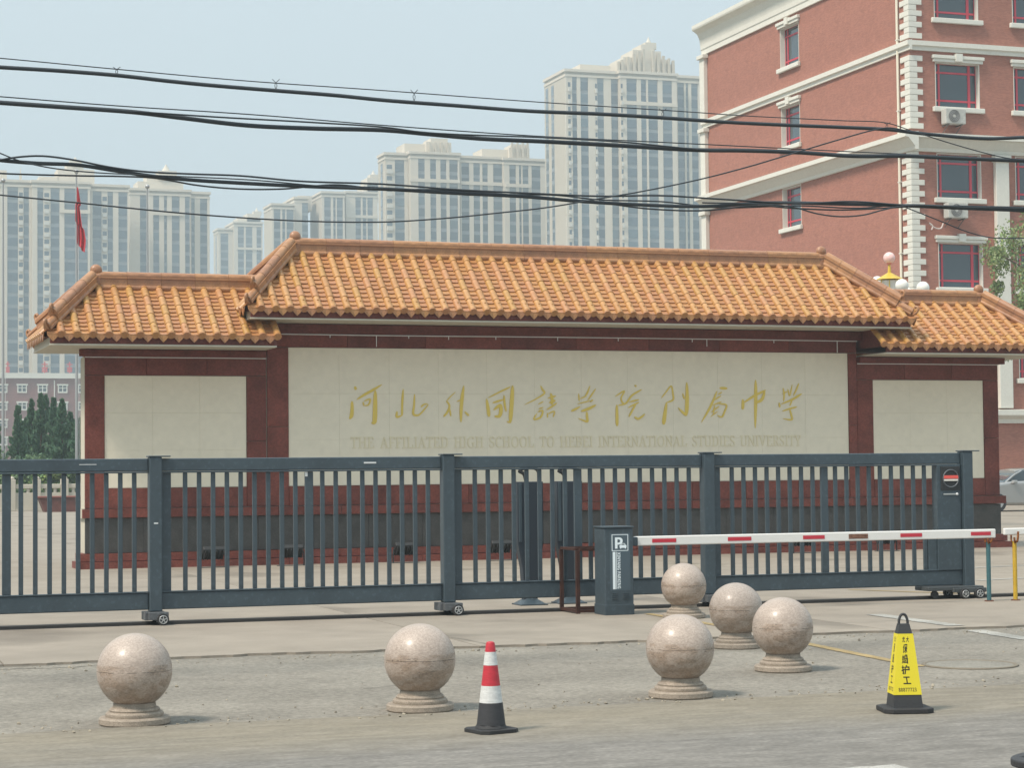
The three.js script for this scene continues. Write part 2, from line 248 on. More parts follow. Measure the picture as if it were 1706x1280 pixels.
// one slope: O lower-left corner, e along the eave, u up the slope, W eave length, L slope length, a and b how far the hips cut in per metre of slope
function tileSlope(roof, O, e, u, W, L, a, b, own, rest) {
  const n = e.clone().cross(u).normalize(), r = rng(Math.round(W * 1000) + Math.round(O.x * 77) + (own ? 1 : 5));
  const basis = new THREE.Matrix4().makeBasis(e, u, n), q = new THREE.Quaternion().setFromRotationMatrix(basis);
  const place = (s, t, z = 0) => O.clone().addScaledVector(e, s).addScaledVector(u, t).addScaledVector(n, z);
  const N = Math.round(W / PITCHX), pw = W / N, top = (s) => Math.min(L, a ? s / a : 1e9, b ? (W - s) / b : 1e9);
  const put = (name, geo, mats, tones, s, t, sy, budget) => {
    const k = Math.floor(r() * mats.length), p = place(s + (r() - 0.5) * 0.006, t, (r() - 0.5) * 0.004);
    if (own && budget()) { const m = part(roof, name, geo, mats[k]); m.position.copy(roof.worldToLocal(p)); m.quaternion.copy(q); m.scale.set(1, sy, 1); }
    else { const g = geo.clone(); g.applyMatrix4(new THREE.Matrix4().compose(p, q, new THREE.Vector3(1, sy, 1))); (rest[name] ||= []).push(paint(g, tones[k])); }
  };
  for (let i = 0; i <= N; i++) {
    const s = i * pw, tm = top(s); if (tm < 0.1) continue;
    for (let t = 0; t < tm - 0.03; t += CLEN) put('cover_tile', coverG, coverMats, tileTones, s, t, Math.min(1, (tm - t) / CLEN), () => coverLeft-- > 0);
    const c = own ? part(roof, 'eave_cap', capG, panMats[i % 5]) : null;
    if (c) { c.position.copy(roof.worldToLocal(place(s, -0.005))); c.quaternion.copy(q); const nn = part(c, 'nail', nailG, coverMats[2]); nn.position.set(0, 0.17, 0.098); }
    else (rest.eave_cap ||= []).push(paint(capG.toNonIndexed().applyMatrix4(new THREE.Matrix4().compose(place(s, -0.005), q, new THREE.Vector3(1, 1, 1))), tileTones[i % 6]));
  }
  const out = e.clone().cross(new THREE.Vector3(0, 1, 0)).normalize(), dq = new THREE.Quaternion().setFromRotationMatrix(new THREE.Matrix4().makeBasis(e, new THREE.Vector3(0, 1, 0), out));
  for (let i = 0; i < N; i++) {
    const s = (i + 0.5) * pw, tm = top(s) - 0.02; if (tm < 0.05) continue;
    for (let t = 0; t < tm; t += PLEN) put('pan_tile', panG, panMats, panTones, s, t, Math.min(1, (tm - t) / PLEN), () => panLeft-- > 0);
    const p = place(s, 0, 0.02);
    if (own) { const d = part(roof, 'drip_tile', dripG, panMats[i % 5]); d.position.copy(roof.worldToLocal(p)); d.quaternion.copy(dq); }
    else (rest.drip_tile ||= []).push(paint(dripG.clone().applyMatrix4(new THREE.Matrix4().compose(p, dq, new THREE.Vector3(1, 1, 1))), panTones[i % 5]));
  }
}
// the hipped body under the tiles
function hipSolid(x0, x1, z0, z1, yE, xr0, xr1, zr, yR) {
  const P = [[x0, yE, z1], [x1, yE, z1], [x1, yE, z0], [x0, yE, z0], [xr0, yR, zr], [xr1, yR, zr]], F = [[0, 1, 5], [0, 5, 4], [1, 2, 5], [2, 3, 4], [2, 4, 5], [3, 0, 4], [0, 3, 2], [0, 2, 1]], pos = [];
  for (const f of F) for (const i of f) pos.push(...P[i]);
  const g = new THREE.BufferGeometry(); g.setAttribute('position', new THREE.Float32BufferAttribute(pos, 3)); g.computeVertexNormals(); return metric(g);
}
// ridge along a line from a to b: upright band, rounded cap cut into lengths
function ridgeRun(roof, name, A, B, h, w, capR, seg) {
  const d = B.clone().sub(A), L = d.length(); d.normalize(); const side = d.clone().cross(new THREE.Vector3(0, 1, 0)).normalize(), up = side.clone().cross(d).normalize();
  const q = new THREE.Quaternion().setFromRotationMatrix(new THREE.Matrix4().makeBasis(d, up, side)), n = Math.max(1, Math.round(L / seg)), l = L / n;
  const band = new THREE.BoxGeometry(l - 0.004, h, w).translate(l / 2, h / 2, 0), foot = new THREE.CylinderGeometry(w * 0.62, w * 0.62, l - 0.004, 12).rotateZ(Math.PI / 2).scale(1, 0.7, 1).translate(l / 2, 0.01, 0);
  const lip = new THREE.BoxGeometry(l - 0.003, h * 0.16, w * 1.28).translate(l / 2, h * 0.92, 0), cap = new THREE.CylinderGeometry(capR, capR * 0.95, l - 0.004, 12).rotateZ(Math.PI / 2).translate(l / 2, h + capR * 0.25, 0);
  const geo = metric(asGeo([band, foot, lip, cap]));
  for (let i = 0; i < n; i++) { const m = part(roof, name, geo, ridgeMats[(i * 2 + (i >> 1)) % 3]); m.position.copy(roof.worldToLocal(A.clone().addScaledVector(d, l * i))); m.quaternion.copy(q); }
}
function scroll(roof, name, p, dirX, dirZ, size) {                          // upturned curl at the foot of a hip
  const d = new THREE.Vector3(dirX, 0, dirZ).normalize(), pts = [];
  for (const [a, h] of [[-0.55, 0.02], [-0.2, -0.04], [0.15, 0.0], [0.42, 0.16], [0.5, 0.36], [0.42, 0.5], [0.28, 0.5], [0.24, 0.38]]) pts.push(new THREE.Vector3(d.x * a * size, h * size, d.z * a * size));
  const m = part(roof, name, tube(pts, 0.10 * size, 24, 8), ridgeMats[0]); m.position.copy(roof.worldToLocal(p.clone())); return m;
}
const WALLX = 13.57, ZF = -34.75, ZR = -36.05, ZB = -37.35, ZW = -35.75;
const wall = thing('screen_wall', 'long maroon and cream stone screen wall with orange glazed tile roofs', 'screen wall', [WALLX, 0, -36.05]);
const roofRest = {};
function buildRoof(x0, x1, yE, xr0, xr1, yR, hipL, hipR, name, label) {
  const roof = partW(wall, name, hipSolid(x0 + 0.05, x1 - 0.05, ZB + 0.03, ZF - 0.03, yE - 0.015, hipL ? xr0 : x0 + 0.05, hipR ? xr1 : x1 - 0.05, ZR, yR - 0.02), maroonM2, label);
  const run = ZF - ZR, L = Math.hypot(run, yR - yE), u = new THREE.Vector3(0, (yR - yE) / L, -run / L), X = new THREE.Vector3(1, 0, 0);
  tileSlope(roof, new THREE.Vector3(x0, yE, ZF), X, u, x1 - x0, L, hipL ? (xr0 - x0) / L : 0, hipR ? (x1 - xr1) / L : 0, true, roofRest);
  tileSlope(roof, new THREE.Vector3(x1, yE, ZB), X.clone().negate(), new THREE.Vector3(0, u.y, -u.z), x1 - x0, L, hipR ? (x1 - xr1) / L : 0, hipL ? (xr0 - x0) / L : 0, false, roofRest);
  for (const [on, xe, xr, s] of [[hipL, x0, xr0, 1], [hipR, x1, xr1, -1]]) if (on) {
    const l = Math.hypot(xr - xe, yR - yE), uu = new THREE.Vector3((xr - xe) / l, (yR - yE) / l, 0);
    tileSlope(roof, new THREE.Vector3(xe, yE, s > 0 ? ZB : ZF), new THREE.Vector3(0, 0, s), uu, ZF - ZB, l, run / l, run / l, false, roofRest);
  }
  ridgeRun(roof, 'ridge_tile', new THREE.Vector3(xr0 - (hipL ? 0.05 : 0), yR, ZR), new THREE.Vector3(xr1 + (hipR ? 0.05 : 0), yR, ZR), 0.20, 0.17, 0.075, 0.62);
  for (const [on, xe, xr, s] of [[hipL, x0, xr0, -1], [hipR, x1, xr1, 1]]) if (on) for (const f of [1, -1]) {
    const top = new THREE.Vector3(xr, yR + 0.08, ZR), foot = new THREE.Vector3(xe, yE + 0.05, f > 0 ? ZF : ZB), mid = top.clone().lerp(foot, 0.80);
    ridgeRun(roof, 'hip_tile', mid, top, 0.15, 0.15, 0.08, 0.36);
    ridgeRun(roof, 'hip_tile', foot.clone().lerp(mid, 0.25), mid, 0.05, 0.12, 0.06, 0.3);
    scroll(roof, 'hip_scroll', mid.clone().add(new THREE.Vector3(s * 0.02, 0.15, f * 0.02)), s * 0.7, f, 0.26);
    scroll(roof, 'hip_scroll', foot.clone().add(new THREE.Vector3(-s * 0.06, 0.06, -f * 0.06)), s * 0.7, f, 0.27);
  }
  for (const [on, xr, s] of [[hipL, xr0, -1], [hipR, xr1, 1]]) if (on) {
    const Y = yR + 0.18, ball = new THREE.SphereGeometry(0.105, 18, 12).scale(1, 1, 0.75).translate(xr - s * 0.02, Y + 0.13, ZR), curl = new THREE.TorusGeometry(0.06, 0.035, 8, 18).translate(xr - s * 0.10, Y - 0.02, ZR + 0.03);
    partW(roof, 'ridge_finial', [metric(ball), metric(curl), metric(rb(xr - 0.10, xr + 0.10, yR - 0.05, Y + 0.06, ZR - 0.1, ZR + 0.1, 0.03))], ridgeMats[2]);
  }
  return roof;
}
const E1 = { x0: 7.19, x1: 20.12, y: 4.40 }, E2 = { y: 3.915 };
const mainRoof = buildRoof(E1.x0, E1.x1, E1.y, 8.33, 18.82, 5.50, true, true, 'roof', 'tall middle roof of orange glazed tiles');
const leftRoof = buildRoof(3.83, 7.73, E2.y, 4.82, 7.73, 4.82, true, false, 'roof', 'low left-hand roof of orange glazed tiles');
const rightRoof = buildRoof(19.41, 23.31, E2.y, 19.41, 22.32, 4.82, false, true, 'roof', 'low right-hand roof of orange glazed tiles');
for (const k of Object.keys(roofRest)) partW(wall, k, roofRest[k], vcMat, null, 'stuff');
// fascia boards, soffits, pale edge strips
function eaves(x0, x1, yS, yT, cutL, cutR) {
  const f = 0.09;
  partW(wall, 'fascia_board', metric(rb(x0 + f, x1 - (cutR ? 0 : f), yS + 0.03, yT - 0.02, ZF - 0.09, ZF - 0.05)), maroonM2);
  if (!cutL) partW(wall, 'fascia_board', metric(rb(x0 + f, x0 + f + 0.04, yS + 0.03, yT - 0.02, ZB + 0.09, ZF - 0.095)), soffitM);
  if (!cutR) partW(wall, 'fascia_board', metric(rb(x1 - f - 0.04, x1 - f, yS + 0.03, yT - 0.02, ZB + 0.09, ZF - 0.095)), soffitM);
  partW(wall, 'soffit', metric(bb(x0 + f - 0.01, x1 - (cutR ? 0 : f - 0.01), yS, yS + 0.028, ZB + 0.08, ZF - 0.04)), soffitM);
}
eaves(E1.x0, E1.x1, 4.235, 4.40, false, false);
eaves(3.83, 7.73, 3.75, 3.915, false, true);
eaves(19.41, 23.31, 3.75, 3.915, true, false);
// masonry: a pale core with stone slabs hung on it, joints left open
const XL0 = 4.61, XL1 = 7.765, XR0 = 19.375, XR1 = 22.53, TH = 0.6;
partW(wall, 'core', metric([bb(XL1 - 0.02, XR0 + 0.02, 0.28, 4.23, ZW - TH + 0.05, ZW - 0.05)].concat([bb(XL0 + 0.03, XL1 - 0.03, 0.28, 3.745, ZW - TH + 0.07, ZW - 0.07), bb(XR0 + 0.03, XR1 - 0.03, 0.28, 3.745, ZW - TH + 0.07, ZW - 0.07)]).reduce((a, b) => mergeGeometries([a, b]))), groutM);
let slabN = 0;
function cladding(name, x0, x1, y0, y1, z, nx, ny, gap = 0.006, mats = [maroonM, maroonM2], th = 0.045) {
  const dx = (x1 - x0) / nx, dy = (y1 - y0) / ny;
  for (let i = 0; i < nx; i++) for (let j = 0; j < ny; j++)
    partW(wall, name, metric(rb(x0 + i * dx + gap / 2, x0 + (i + 1) * dx - gap / 2, y0 + j * dy + gap / 2, y0 + (j + 1) * dy - gap / 2, z - th, z, 0.003)), mats[(slabN++ * 7 + j) % mats.length]);
}
const YB = 0.86, YL = 1.02, YP = 1.365;                                     // top of dark plinth, top of ledge, foot of the panels
cladding('pillar_slab', XL1, 8.15, YL, 3.81, ZW, 1, 2, 0.008); cladding('pillar_slab', 19.19, XR0, YL, 3.81, ZW, 1, 2, 0.008);
cladding('frieze_slab', XL1, XR0, 3.815, 4.23, ZW, 8, 1, 0.006);
partW(wall, 'moulding', metric(rb(XL1 - 0.08, XR0 + 0.08, 4.06, 4.225, ZW + 0.002, ZW + 0.10)), maroonM2);
partW(wall, 'conduit', tube([[XL1 - 0.05, 4.045, ZW + 0.03], [10, 4.04, ZW + 0.03], [13.5, 4.05, ZW + 0.03], [XR0, 4.045, ZW + 0.03]], 0.011, 40, 6), whiteM, 'thin pale conduit under the moulding');
for (const [x, l] of [[8.9, 0.05], [9.75, 0.2], [10.35, 0.05], [11.1, 0.06], [12.0, 0.05], [13.2, 0.06], [14.4, 0.05], [15.9, 0.05], [16.2, 0.13], [17.6, 0.05], [18.95, 0.22]]) partW(wall, 'conduit_drop', cyl(0.008, 0.008, l, 6).translate(x, 4.04 - l, ZW + 0.02), whiteM);
cladding('dado_slab', 8.15, 19.19, YL, YP, ZW, 10, 1, 0.006);
cladding('panel_slab', 8.152, 19.188, YP + 0.003, 3.812, ZW - 0.02, 12, 3, 0.0007, [creamM], 0.028);
for (const [x0, x1, pa, pb] of [[XL0, XL1 - 0.01, 4.945, 7.405], [XR0 + 0.01, XR1, 19.735, 22.195]]) {
  const z = ZW - 0.02;
  cladding('pillar_slab', x0, pa, YL, 3.30, z, 1, 1, 0.006); cladding('pillar_slab', pb, x1, YL, 3.30, z, 1, 2, 0.008);
  cladding('frieze_slab', x0, x1, 3.303, 3.74, z, 3, 1, 0.006);
  const left = x0 < 10;
  partW(wall, 'moulding', metric(rb(x0 - (left ? 0.1 : -0.02), x1 + (left ? -0.02 : 0.1), 3.62, 3.742, z + 0.002, z + 0.11)), maroonM2);
  partW(wall, 'conduit', tube([[x0, 3.61, z + 0.03], [(x0 + x1) / 2, 3.612, z + 0.03], [x1, 3.61, z + 0.03]], 0.010, 12, 6), whiteM);
  cladding('dado_slab', pa, pb, YL, YP, z, 3, 1, 0.006);
  cladding('panel_slab', pa + 0.002, pb - 0.002, YP + 0.003, 3.298, z - 0.02, 3, 3, 0.0007, [creamM], 0.028);
}
// end faces, pale plaster
for (const [x, s] of [[XL0, -1], [XR1, 1]]) partW(wall, 'end_face', metric(bb(x + s * 0.0, x - s * 0.03, YL, 3.62, ZW - TH + 0.02, ZW - 0.067)), soffitM);
cladding('ledge_slab', XL0 - 0.05, XR1 + 0.09, YB, YL - 0.004, ZW + 0.06, 16, 1, 0.006, [maroonM, maroonM2], 0.10);
partW(wall, 'ledge_end', metric(bb(XL0 - 0.05, XL0 + 0.03, YB, YL - 0.006, ZW - TH + 0.02, ZW - 0.045)), soffitM);
cladding('plinth_slab', XL0, XR1, 0.26, YB - 0.003, ZW, 18, 1, 0.004, [darkGranM], 0.05);
partW(wall, 'plinth_end', metric(bb(XL0, XL0 + 0.03, 0.26, YB - 0.003, ZW - TH + 0.02, ZW - 0.055)), soffitM);
cladding('step_slab', XL0 - 0.09, XR1 + 0.09, 0.12, 0.257, ZW + 0.08, 16, 1, 0.006, [maroonM, maroonM2], TH + 0.1);
cladding('step_slab', XL0 - 0.14, XR1 + 0.14, -0.01, 0.117, ZW + 0.17, 15, 1, 0.006, [maroonM2, maroonM], TH + 0.25);
// gilded characters: brush strokes read off the wall, [x, y, width] in sixths of a photo pixel from three anchors
const GLYPHS = [
  [570, [[[140, 222, 22], [150, 262, 30]], [[108, 385, 26], [110, 470, 34], [102, 545, 40], [82, 582, 18]], [[160, 368, 14], [260, 305, 26], [345, 258, 26], [435, 203, 12]], [[228, 392, 14], [240, 436, 16]], [[240, 385, 12], [305, 362, 16], [290, 422, 16], [246, 436, 10]], [[362, 268, 30], [361, 420, 44], [358, 560, 48], [352, 636, 40]], [[352, 632, 28], [318, 616, 10]]]],
  [570, [[[668, 250, 10], [662, 330, 24], [656, 450, 22], [655, 545, 22]], [[600, 495, 20], [598, 556, 24], [640, 545, 14], [662, 528, 8]], [[792, 308, 14], [786, 430, 20], [780, 528, 24], [832, 538, 18], [900, 474, 14], [942, 420, 10]], [[860, 448, 18], [895, 420, 14], [938, 412, 8]]]],
  [570, [[[1238, 284, 8], [1190, 330, 10], [1146, 378, 12]], [[1138, 380, 16], [1172, 432, 20], [1152, 500, 22], [1108, 556, 20]], [[1164, 440, 12], [1180, 500, 18], [1188, 552, 14]], [[1330, 214, 16], [1312, 340, 36], [1300, 480, 34], [1298, 616, 20]], [[1252, 388, 12], [1320, 364, 14]], [[1338, 498, 12], [1384, 544, 26]]]],
  [830, [[[-128, 358, 20], [-114, 450, 36], [-100, 556, 38]], [[-112, 350, 10], [0, 292, 16], [132, 228, 20]], [[-62, 404, 16], [0, 384, 22], [72, 362, 12]], [[-52, 482, 20], [20, 432, 36], [28, 500, 40], [10, 548, 34], [-42, 550, 18]], [[62, 320, 18], [70, 420, 24], [86, 500, 16]], [[156, 214, 34], [146, 400, 44], [130, 624, 40]], [[130, 616, 26], [92, 606, 8]]]],
  [830, [[[462, 214, 12], [484, 260, 22], [506, 292, 20], [420, 356, 14], [286, 424, 8]], [[436, 418, 12], [494, 388, 14]], [[440, 470, 12], [492, 452, 14]], [[432, 502, 14], [484, 488, 18], [462, 560, 20], [388, 582, 16], [420, 520, 12]], [[572, 296, 20], [588, 360, 30], [586, 424, 26]], [[540, 352, 14], [628, 328, 22]], [[556, 402, 20], [622, 376, 30]], [[528, 478, 10], [580, 446, 18], [640, 404, 14]], [[536, 512, 14], [538, 566, 16]], [[542, 522, 12], [612, 498, 16], [600, 560, 14]]]],
  [830, [[[878, 300, 12], [884, 384, 18]], [[1002, 216, 10], [974, 290, 20], [948, 336, 14]], [[1064, 248, 12], [1016, 320, 16], [978, 374, 12]], [[896, 358, 12], [962, 328, 16]], [[1004, 394, 14], [1034, 368, 16]], [[866, 414, 10], [1004, 380, 14]], [[796, 494, 20], [846, 470, 24], [896, 442, 10]], [[904, 496, 22], [986, 466, 30], [1066, 426, 20]], [[966, 500, 22], [970, 560, 28], [978, 616, 26]], [[980, 614, 24], [930, 596, 16], [874, 572, 8]]]],
  [830, [[[1276, 334, 12], [1376, 276, 18], [1342, 350, 16], [1350, 390, 18], [1384, 424, 12]], [[1294, 424, 24], [1296, 540, 34], [1298, 658, 34]], [[1308, 432, 12], [1392, 408, 20], [1456, 326, 20], [1566, 256, 16]], [[1488, 208, 16], [1508, 226, 22]], [[1428, 394, 14], [1536, 368, 20]], [[1416, 456, 12], [1536, 396, 20]], [[1502, 416, 18], [1466, 480, 18], [1426, 556, 20]], [[1488, 556, 20], [1524, 578, 22], [1564, 556, 20], [1600, 524, 12]]]],
  [1090, [[[76, 350, 12], [130, 280, 14], [182, 220, 16], [202, 310, 20], [204, 366, 22], [132, 402, 14]], [[132, 396, 24], [114, 520, 40], [98, 642, 46]], [[352, 180, 24], [356, 350, 42], [350, 534, 44]], [[356, 540, 34], [306, 506, 26], [258, 456, 10]], [[306, 298, 12], [326, 362, 20]]]],
  [1090, [[[710, 240, 26], [796, 246, 34]], [[736, 286, 16], [694, 312, 12]], [[682, 276, 16], [640, 380, 24], [592, 480, 26], [512, 616, 10]], [[648, 376, 12], [726, 326, 16]], [[636, 428, 12], [730, 392, 16]], [[616, 506, 10], [706, 440, 14]], [[702, 412, 12], [784, 428, 18], [764, 500, 20], [734, 556, 18], [684, 540, 8]], [[656, 436, 12], [640, 526, 16]], [[612, 556, 10], [690, 496, 12]]]],
  [1090, [[[1104, 152, 22], [1106, 300, 40], [1104, 460, 36], [1100, 680, 18]], [[964, 364, 24], [966, 420, 36], [962, 478, 30]], [[974, 402, 18], [1080, 332, 26], [1214, 264, 24]], [[1204, 276, 26], [1172, 366, 34], [1104, 404, 26]]]],
  [1090, [[[1404, 240, 12], [1416, 310, 20], [1410, 386, 16]], [[1456, 252, 12], [1472, 330, 16]], [[1504, 204, 10], [1480, 326, 16]], [[1576, 190, 14], [1552, 250, 18], [1516, 326, 12]], [[1396, 306, 10], [1454, 276, 12]], [[1360, 400, 14], [1368, 452, 24]], [[1384, 416, 12], [1490, 372, 22], [1606, 304, 22]], [[1588, 318, 18], [1484, 384, 16]], [[1504, 372, 14], [1478, 436, 16]], [[1396, 494, 12], [1474, 468, 20], [1556, 446, 18]], [[1478, 476, 16], [1494, 540, 22], [1500, 584, 22], [1404, 576, 8]]]],
];
for (const [ax, strokes] of GLYPHS) {
  const geos = []; let layer = 0;
  for (const st of strokes) {
    const cp = st.map(([x, y]) => { const p = U(ax + x / 6.5617, 610 + y / 6.5617, ZW - 0.02); return new THREE.Vector3(p.x, p.y, 0); });
    const curve = new THREE.CatmullRomCurve3(cp, false, 'centripetal'), n = 6 * (st.length - 1), Ls = [], Rs = [];
    for (let i = 0; i <= n; i++) {
      const t = i / n, p = curve.getPoint(t), tg = curve.getTangent(t), f = t * (st.length - 1), k = Math.min(st.length - 2, Math.floor(f)), w = (st[k][2] + (st[k + 1][2] - st[k][2]) * (f - k)) * 0.0019 * 0.46;
      const e = Math.min(1, 0.35 + Math.min(t, 1 - t) * n * 0.45);
      Ls.push(new THREE.Vector2(p.x - tg.y * w * e, p.y + tg.x * w * e)); Rs.unshift(new THREE.Vector2(p.x + tg.y * w * e, p.y - tg.x * w * e));
    }
    const g = new THREE.ExtrudeGeometry(new THREE.Shape(Ls.concat(Rs)), { depth: 0.010 + 0.0013 * (layer++ % 8), bevelEnabled: false }); g.translate(0, 0, ZW - 0.0205); geos.push(g);
  }
  partW(wall, 'gilded_character', geos, goldM);
}
{
  const font = await new FontLoader().loadAsync('fonts/droid/droid_serif_regular.typeface.json');
  const words = 'THE AFFILIATED HIGH SCHOOL TO HEBEI INTERNATIONAL STUDIES UNIVERSITY'.split(' '), gs = words.map((w) => { const g = new TextGeometry(w, { font, size: 0.205, depth: 0.012, curveSegments: 4 }); g.computeBoundingBox(); return g; });
  const wid = gs.map((g) => g.boundingBox.max.x - g.boundingBox.min.x), tot = wid.reduce((a, b) => a + b, 0), space = 0.115, k = (8.89 - space * (words.length - 1)) / tot; let x = 9.275;
  gs.forEach((g, i) => { g.translate(-g.boundingBox.min.x, 0, 0).scale(k, 1, 1).translate(x, 2.025, ZW - 0.0205); partW(wall, 'inscription_word', g, inscriptionM); x += wid[i] * k + space; });
}
// floodlights on the paving in front of the wall
function floodlight(x, z, label, turn) {
  const o = thing('floodlight', label, 'floodlight', [x, 0, z], 'floodlights along the foot of the wall'); o.rotation.y = turn;
  part(o, 'bracket', [tube([[-0.21, 0.012, 0], [-0.21, 0.16, 0], [-0.2, 0.25, 0]], 0.012, 12, 6), tube([[0.21, 0.012, 0], [0.21, 0.16, 0], [0.2, 0.25, 0]], 0.012, 12, 6), bb(-0.26, 0.26, 0, 0.012, -0.025, 0.025)], blackM);
  const h = part(o, 'housing', rb(-0.19, 0.19, -0.12, 0.12, -0.05, 0.04, 0.02), blackM); h.position.set(0, 0.25, 0); h.rotation.x = 0.75;
  part(h, 'lens', rb(-0.165, 0.165, -0.095, 0.095, -0.062, -0.049, 0.005), new THREE.MeshPhysicalMaterial({ color: C(0.10, 0.13, 0.12), roughness: 0.1, clearcoat: 1 }));
  for (let i = 0; i < 6; i++) part(h, 'fin', bb(-0.16 + i * 0.064 - 0.006, -0.16 + i * 0.064 + 0.006, -0.10, 0.10, 0.04, 0.075), blackM);
}
for (const [x, l, t] of [[6.68, 'black floodlight before the left wing, just inside its dado', 0.08], [8.05, 'black floodlight at the left main pillar of the screen wall', -0.05], [10.07, 'black floodlight under the gilded word THE AFFILIATED', 0.03], [11.85, 'black floodlight on the ground beside the dark security posts', 0], [17.85, 'black floodlight on the ground behind the white boom, near its grey plate', 0.05], [19.62, 'black floodlight at the right main pillar of the screen wall', 0.02]]) floodlight(x, -35.12, l, t);
// ------------------------------------------------------------------ sliding gate, four wheeled sections
function gateSection(x0, x1, label, opt = {}) {
  const cx = (x0 + x1) / 2, o = thing('gate_section', label, 'gate', [cx, 0, -22.2], 'sections of the sliding gate');
  const zr0 = -22.255, zr1 = -22.185, P = opt.noPost ? x1 : x1 - 0.135;
  partW(o, 'top_rail', metric(rb(x0 + 0.002, P - 0.002, 1.632, 1.768, zr0, zr1, 0.012)), gateM);
  partW(o, 'bottom_rail', metric(rb(x0 + 0.002, P - 0.002, 0.157, 0.335, zr0, zr1, 0.012)), gateM);
  partW(o, 'rail_lip', metric(rb(x0 + 0.004, P - 0.004, 1.612, 1.6305, zr0 + 0.008, zr1 + 0.012, 0.004)), gateM); partW(o, 'rail_lip', metric(rb(x0 + 0.004, P - 0.004, 0.3365, 0.352, zr0 + 0.008, zr1 + 0.010, 0.004)), gateM);
  partW(o, 'end_stile', metric(rb(x0 + 0.006, x0 + 0.11, 0.337, 1.63, zr0 - 0.03, zr1 - 0.03, 0.006)), gateM);
  const barG = metric(rb(-0.024, 0.024, -0.632, 0.628, -0.016, 0.016, 0.006)), wideG = metric(rb(-0.045, 0.045, -0.631, 0.627, -0.022, 0.022, 0.006));
  const xe = opt.cabinet ? 13.085 : P, n = Math.round((xe - x0 - 0.11) / 0.151), d = (xe - x0 - 0.11) / n;
  const midAt = opt.mid;
  let best = -1, bd = 9; for (let i = 1; i < n; i++) { const q = Math.abs(x0 + 0.11 + i * d - midAt); if (q < bd) { bd = q; best = i; } }
  for (let i = 1; i < n; i++) { const m = part(o, i === best ? 'stile' : 'bar', i === best ? wideG : barG, gateM); m.position.set(x0 + 0.11 + i * d - cx, 0.984, -22.22 + 22.2); }
  if (!opt.noPost) {
    partW(o, 'post', metric(rb(P, x1, 0.14, 1.782, -22.27, -22.12, 0.012)), gateM);
    partW(o, 'post_cap', metric(rb(P - 0.012, x1 + 0.09, 1.783, 1.797, -22.28, -22.11, 0.005)), gateM);
  }
  if (!opt.cabinet) {
    const bx = x1 - 0.07, c = partW(o, 'wheel_box', metric([rb(bx - 0.09, bx + 0.12, 0.055, 0.138, -22.10, -22.02, 0.006), rb(bx - 0.12, bx + 0.10, 0.05, 0.138, -22.34, -22.10, 0.006), rb(bx + 0.0, bx + 0.12, 0.03, 0.06, -22.10, -22.035, 0.004)].map((g) => g.index ? g.toNonIndexed() : g).reduce((a, b) => mergeGeometries([a, b]))), M(C(0.12, 0.13, 0.14), 0.5, { map: metalMap }));
    for (const z of [-22.0, -22.36]) wheel(o, bx + 0.055, 0.062, z, 0.062);
  }
  return o;
}
function wheel(o, x, y, z, r) {
  const w = partW(o, 'wheel', new THREE.CylinderGeometry(r, r, 0.045, 24).rotateX(Math.PI / 2).translate(x, y, z), rubberM);
  const rim = [new THREE.TorusGeometry(r * 0.66, r * 0.09, 6, 24).translate(x, y, z + 0.024), new THREE.CylinderGeometry(r * 0.2, r * 0.2, 0.012, 12).rotateX(Math.PI / 2).translate(x, y, z + 0.025)];
  for (let i = 0; i < 5; i++) rim.push(new THREE.BoxGeometry(r * 0.16, r * 0.6, 0.008).translate(0, r * 0.38, 0).rotateZ(i * Math.PI * 0.4).translate(x, y, z + 0.0265));
  partW(w, 'rim', rim, steelM);
}
const tapeM = M(C(0.62, 0.64, 0.64), 0.6);
const gA = gateSection(0.32, 3.665, 'slate grey gate section standing before the left wing with the conifers showing through', { mid: 2.0 });
const gB = gateSection(3.665, 6.932, 'slate grey gate section with white tape on its top rail', { mid: 5.24 });
const gC = gateSection(6.932, 10.11, 'slate grey gate section in front of the dark security posts', { mid: 8.43 });
const gD = gateSection(10.11, 13.56, 'slate grey end section of the gate with the drive cabinet and red sign', { mid: 11.57, cabinet: true });
partW(gA, 'scratch', bb(2.80, 2.98, 1.705, 1.712, -22.184, -22.1815), tapeM); partW(gA, 'tape', bb(3.575, 3.62, 1.07, 1.085, -22.119, -22.117), tapeM);
partW(gB, 'tape', rb(5.90, 6.04, 1.695, 1.712, -22.184, -22.18, 0.0015), tapeM); partW(gB, 'tape', bb(5.235, 5.265, 1.56, 1.61, -22.19, -22.186), tapeM);
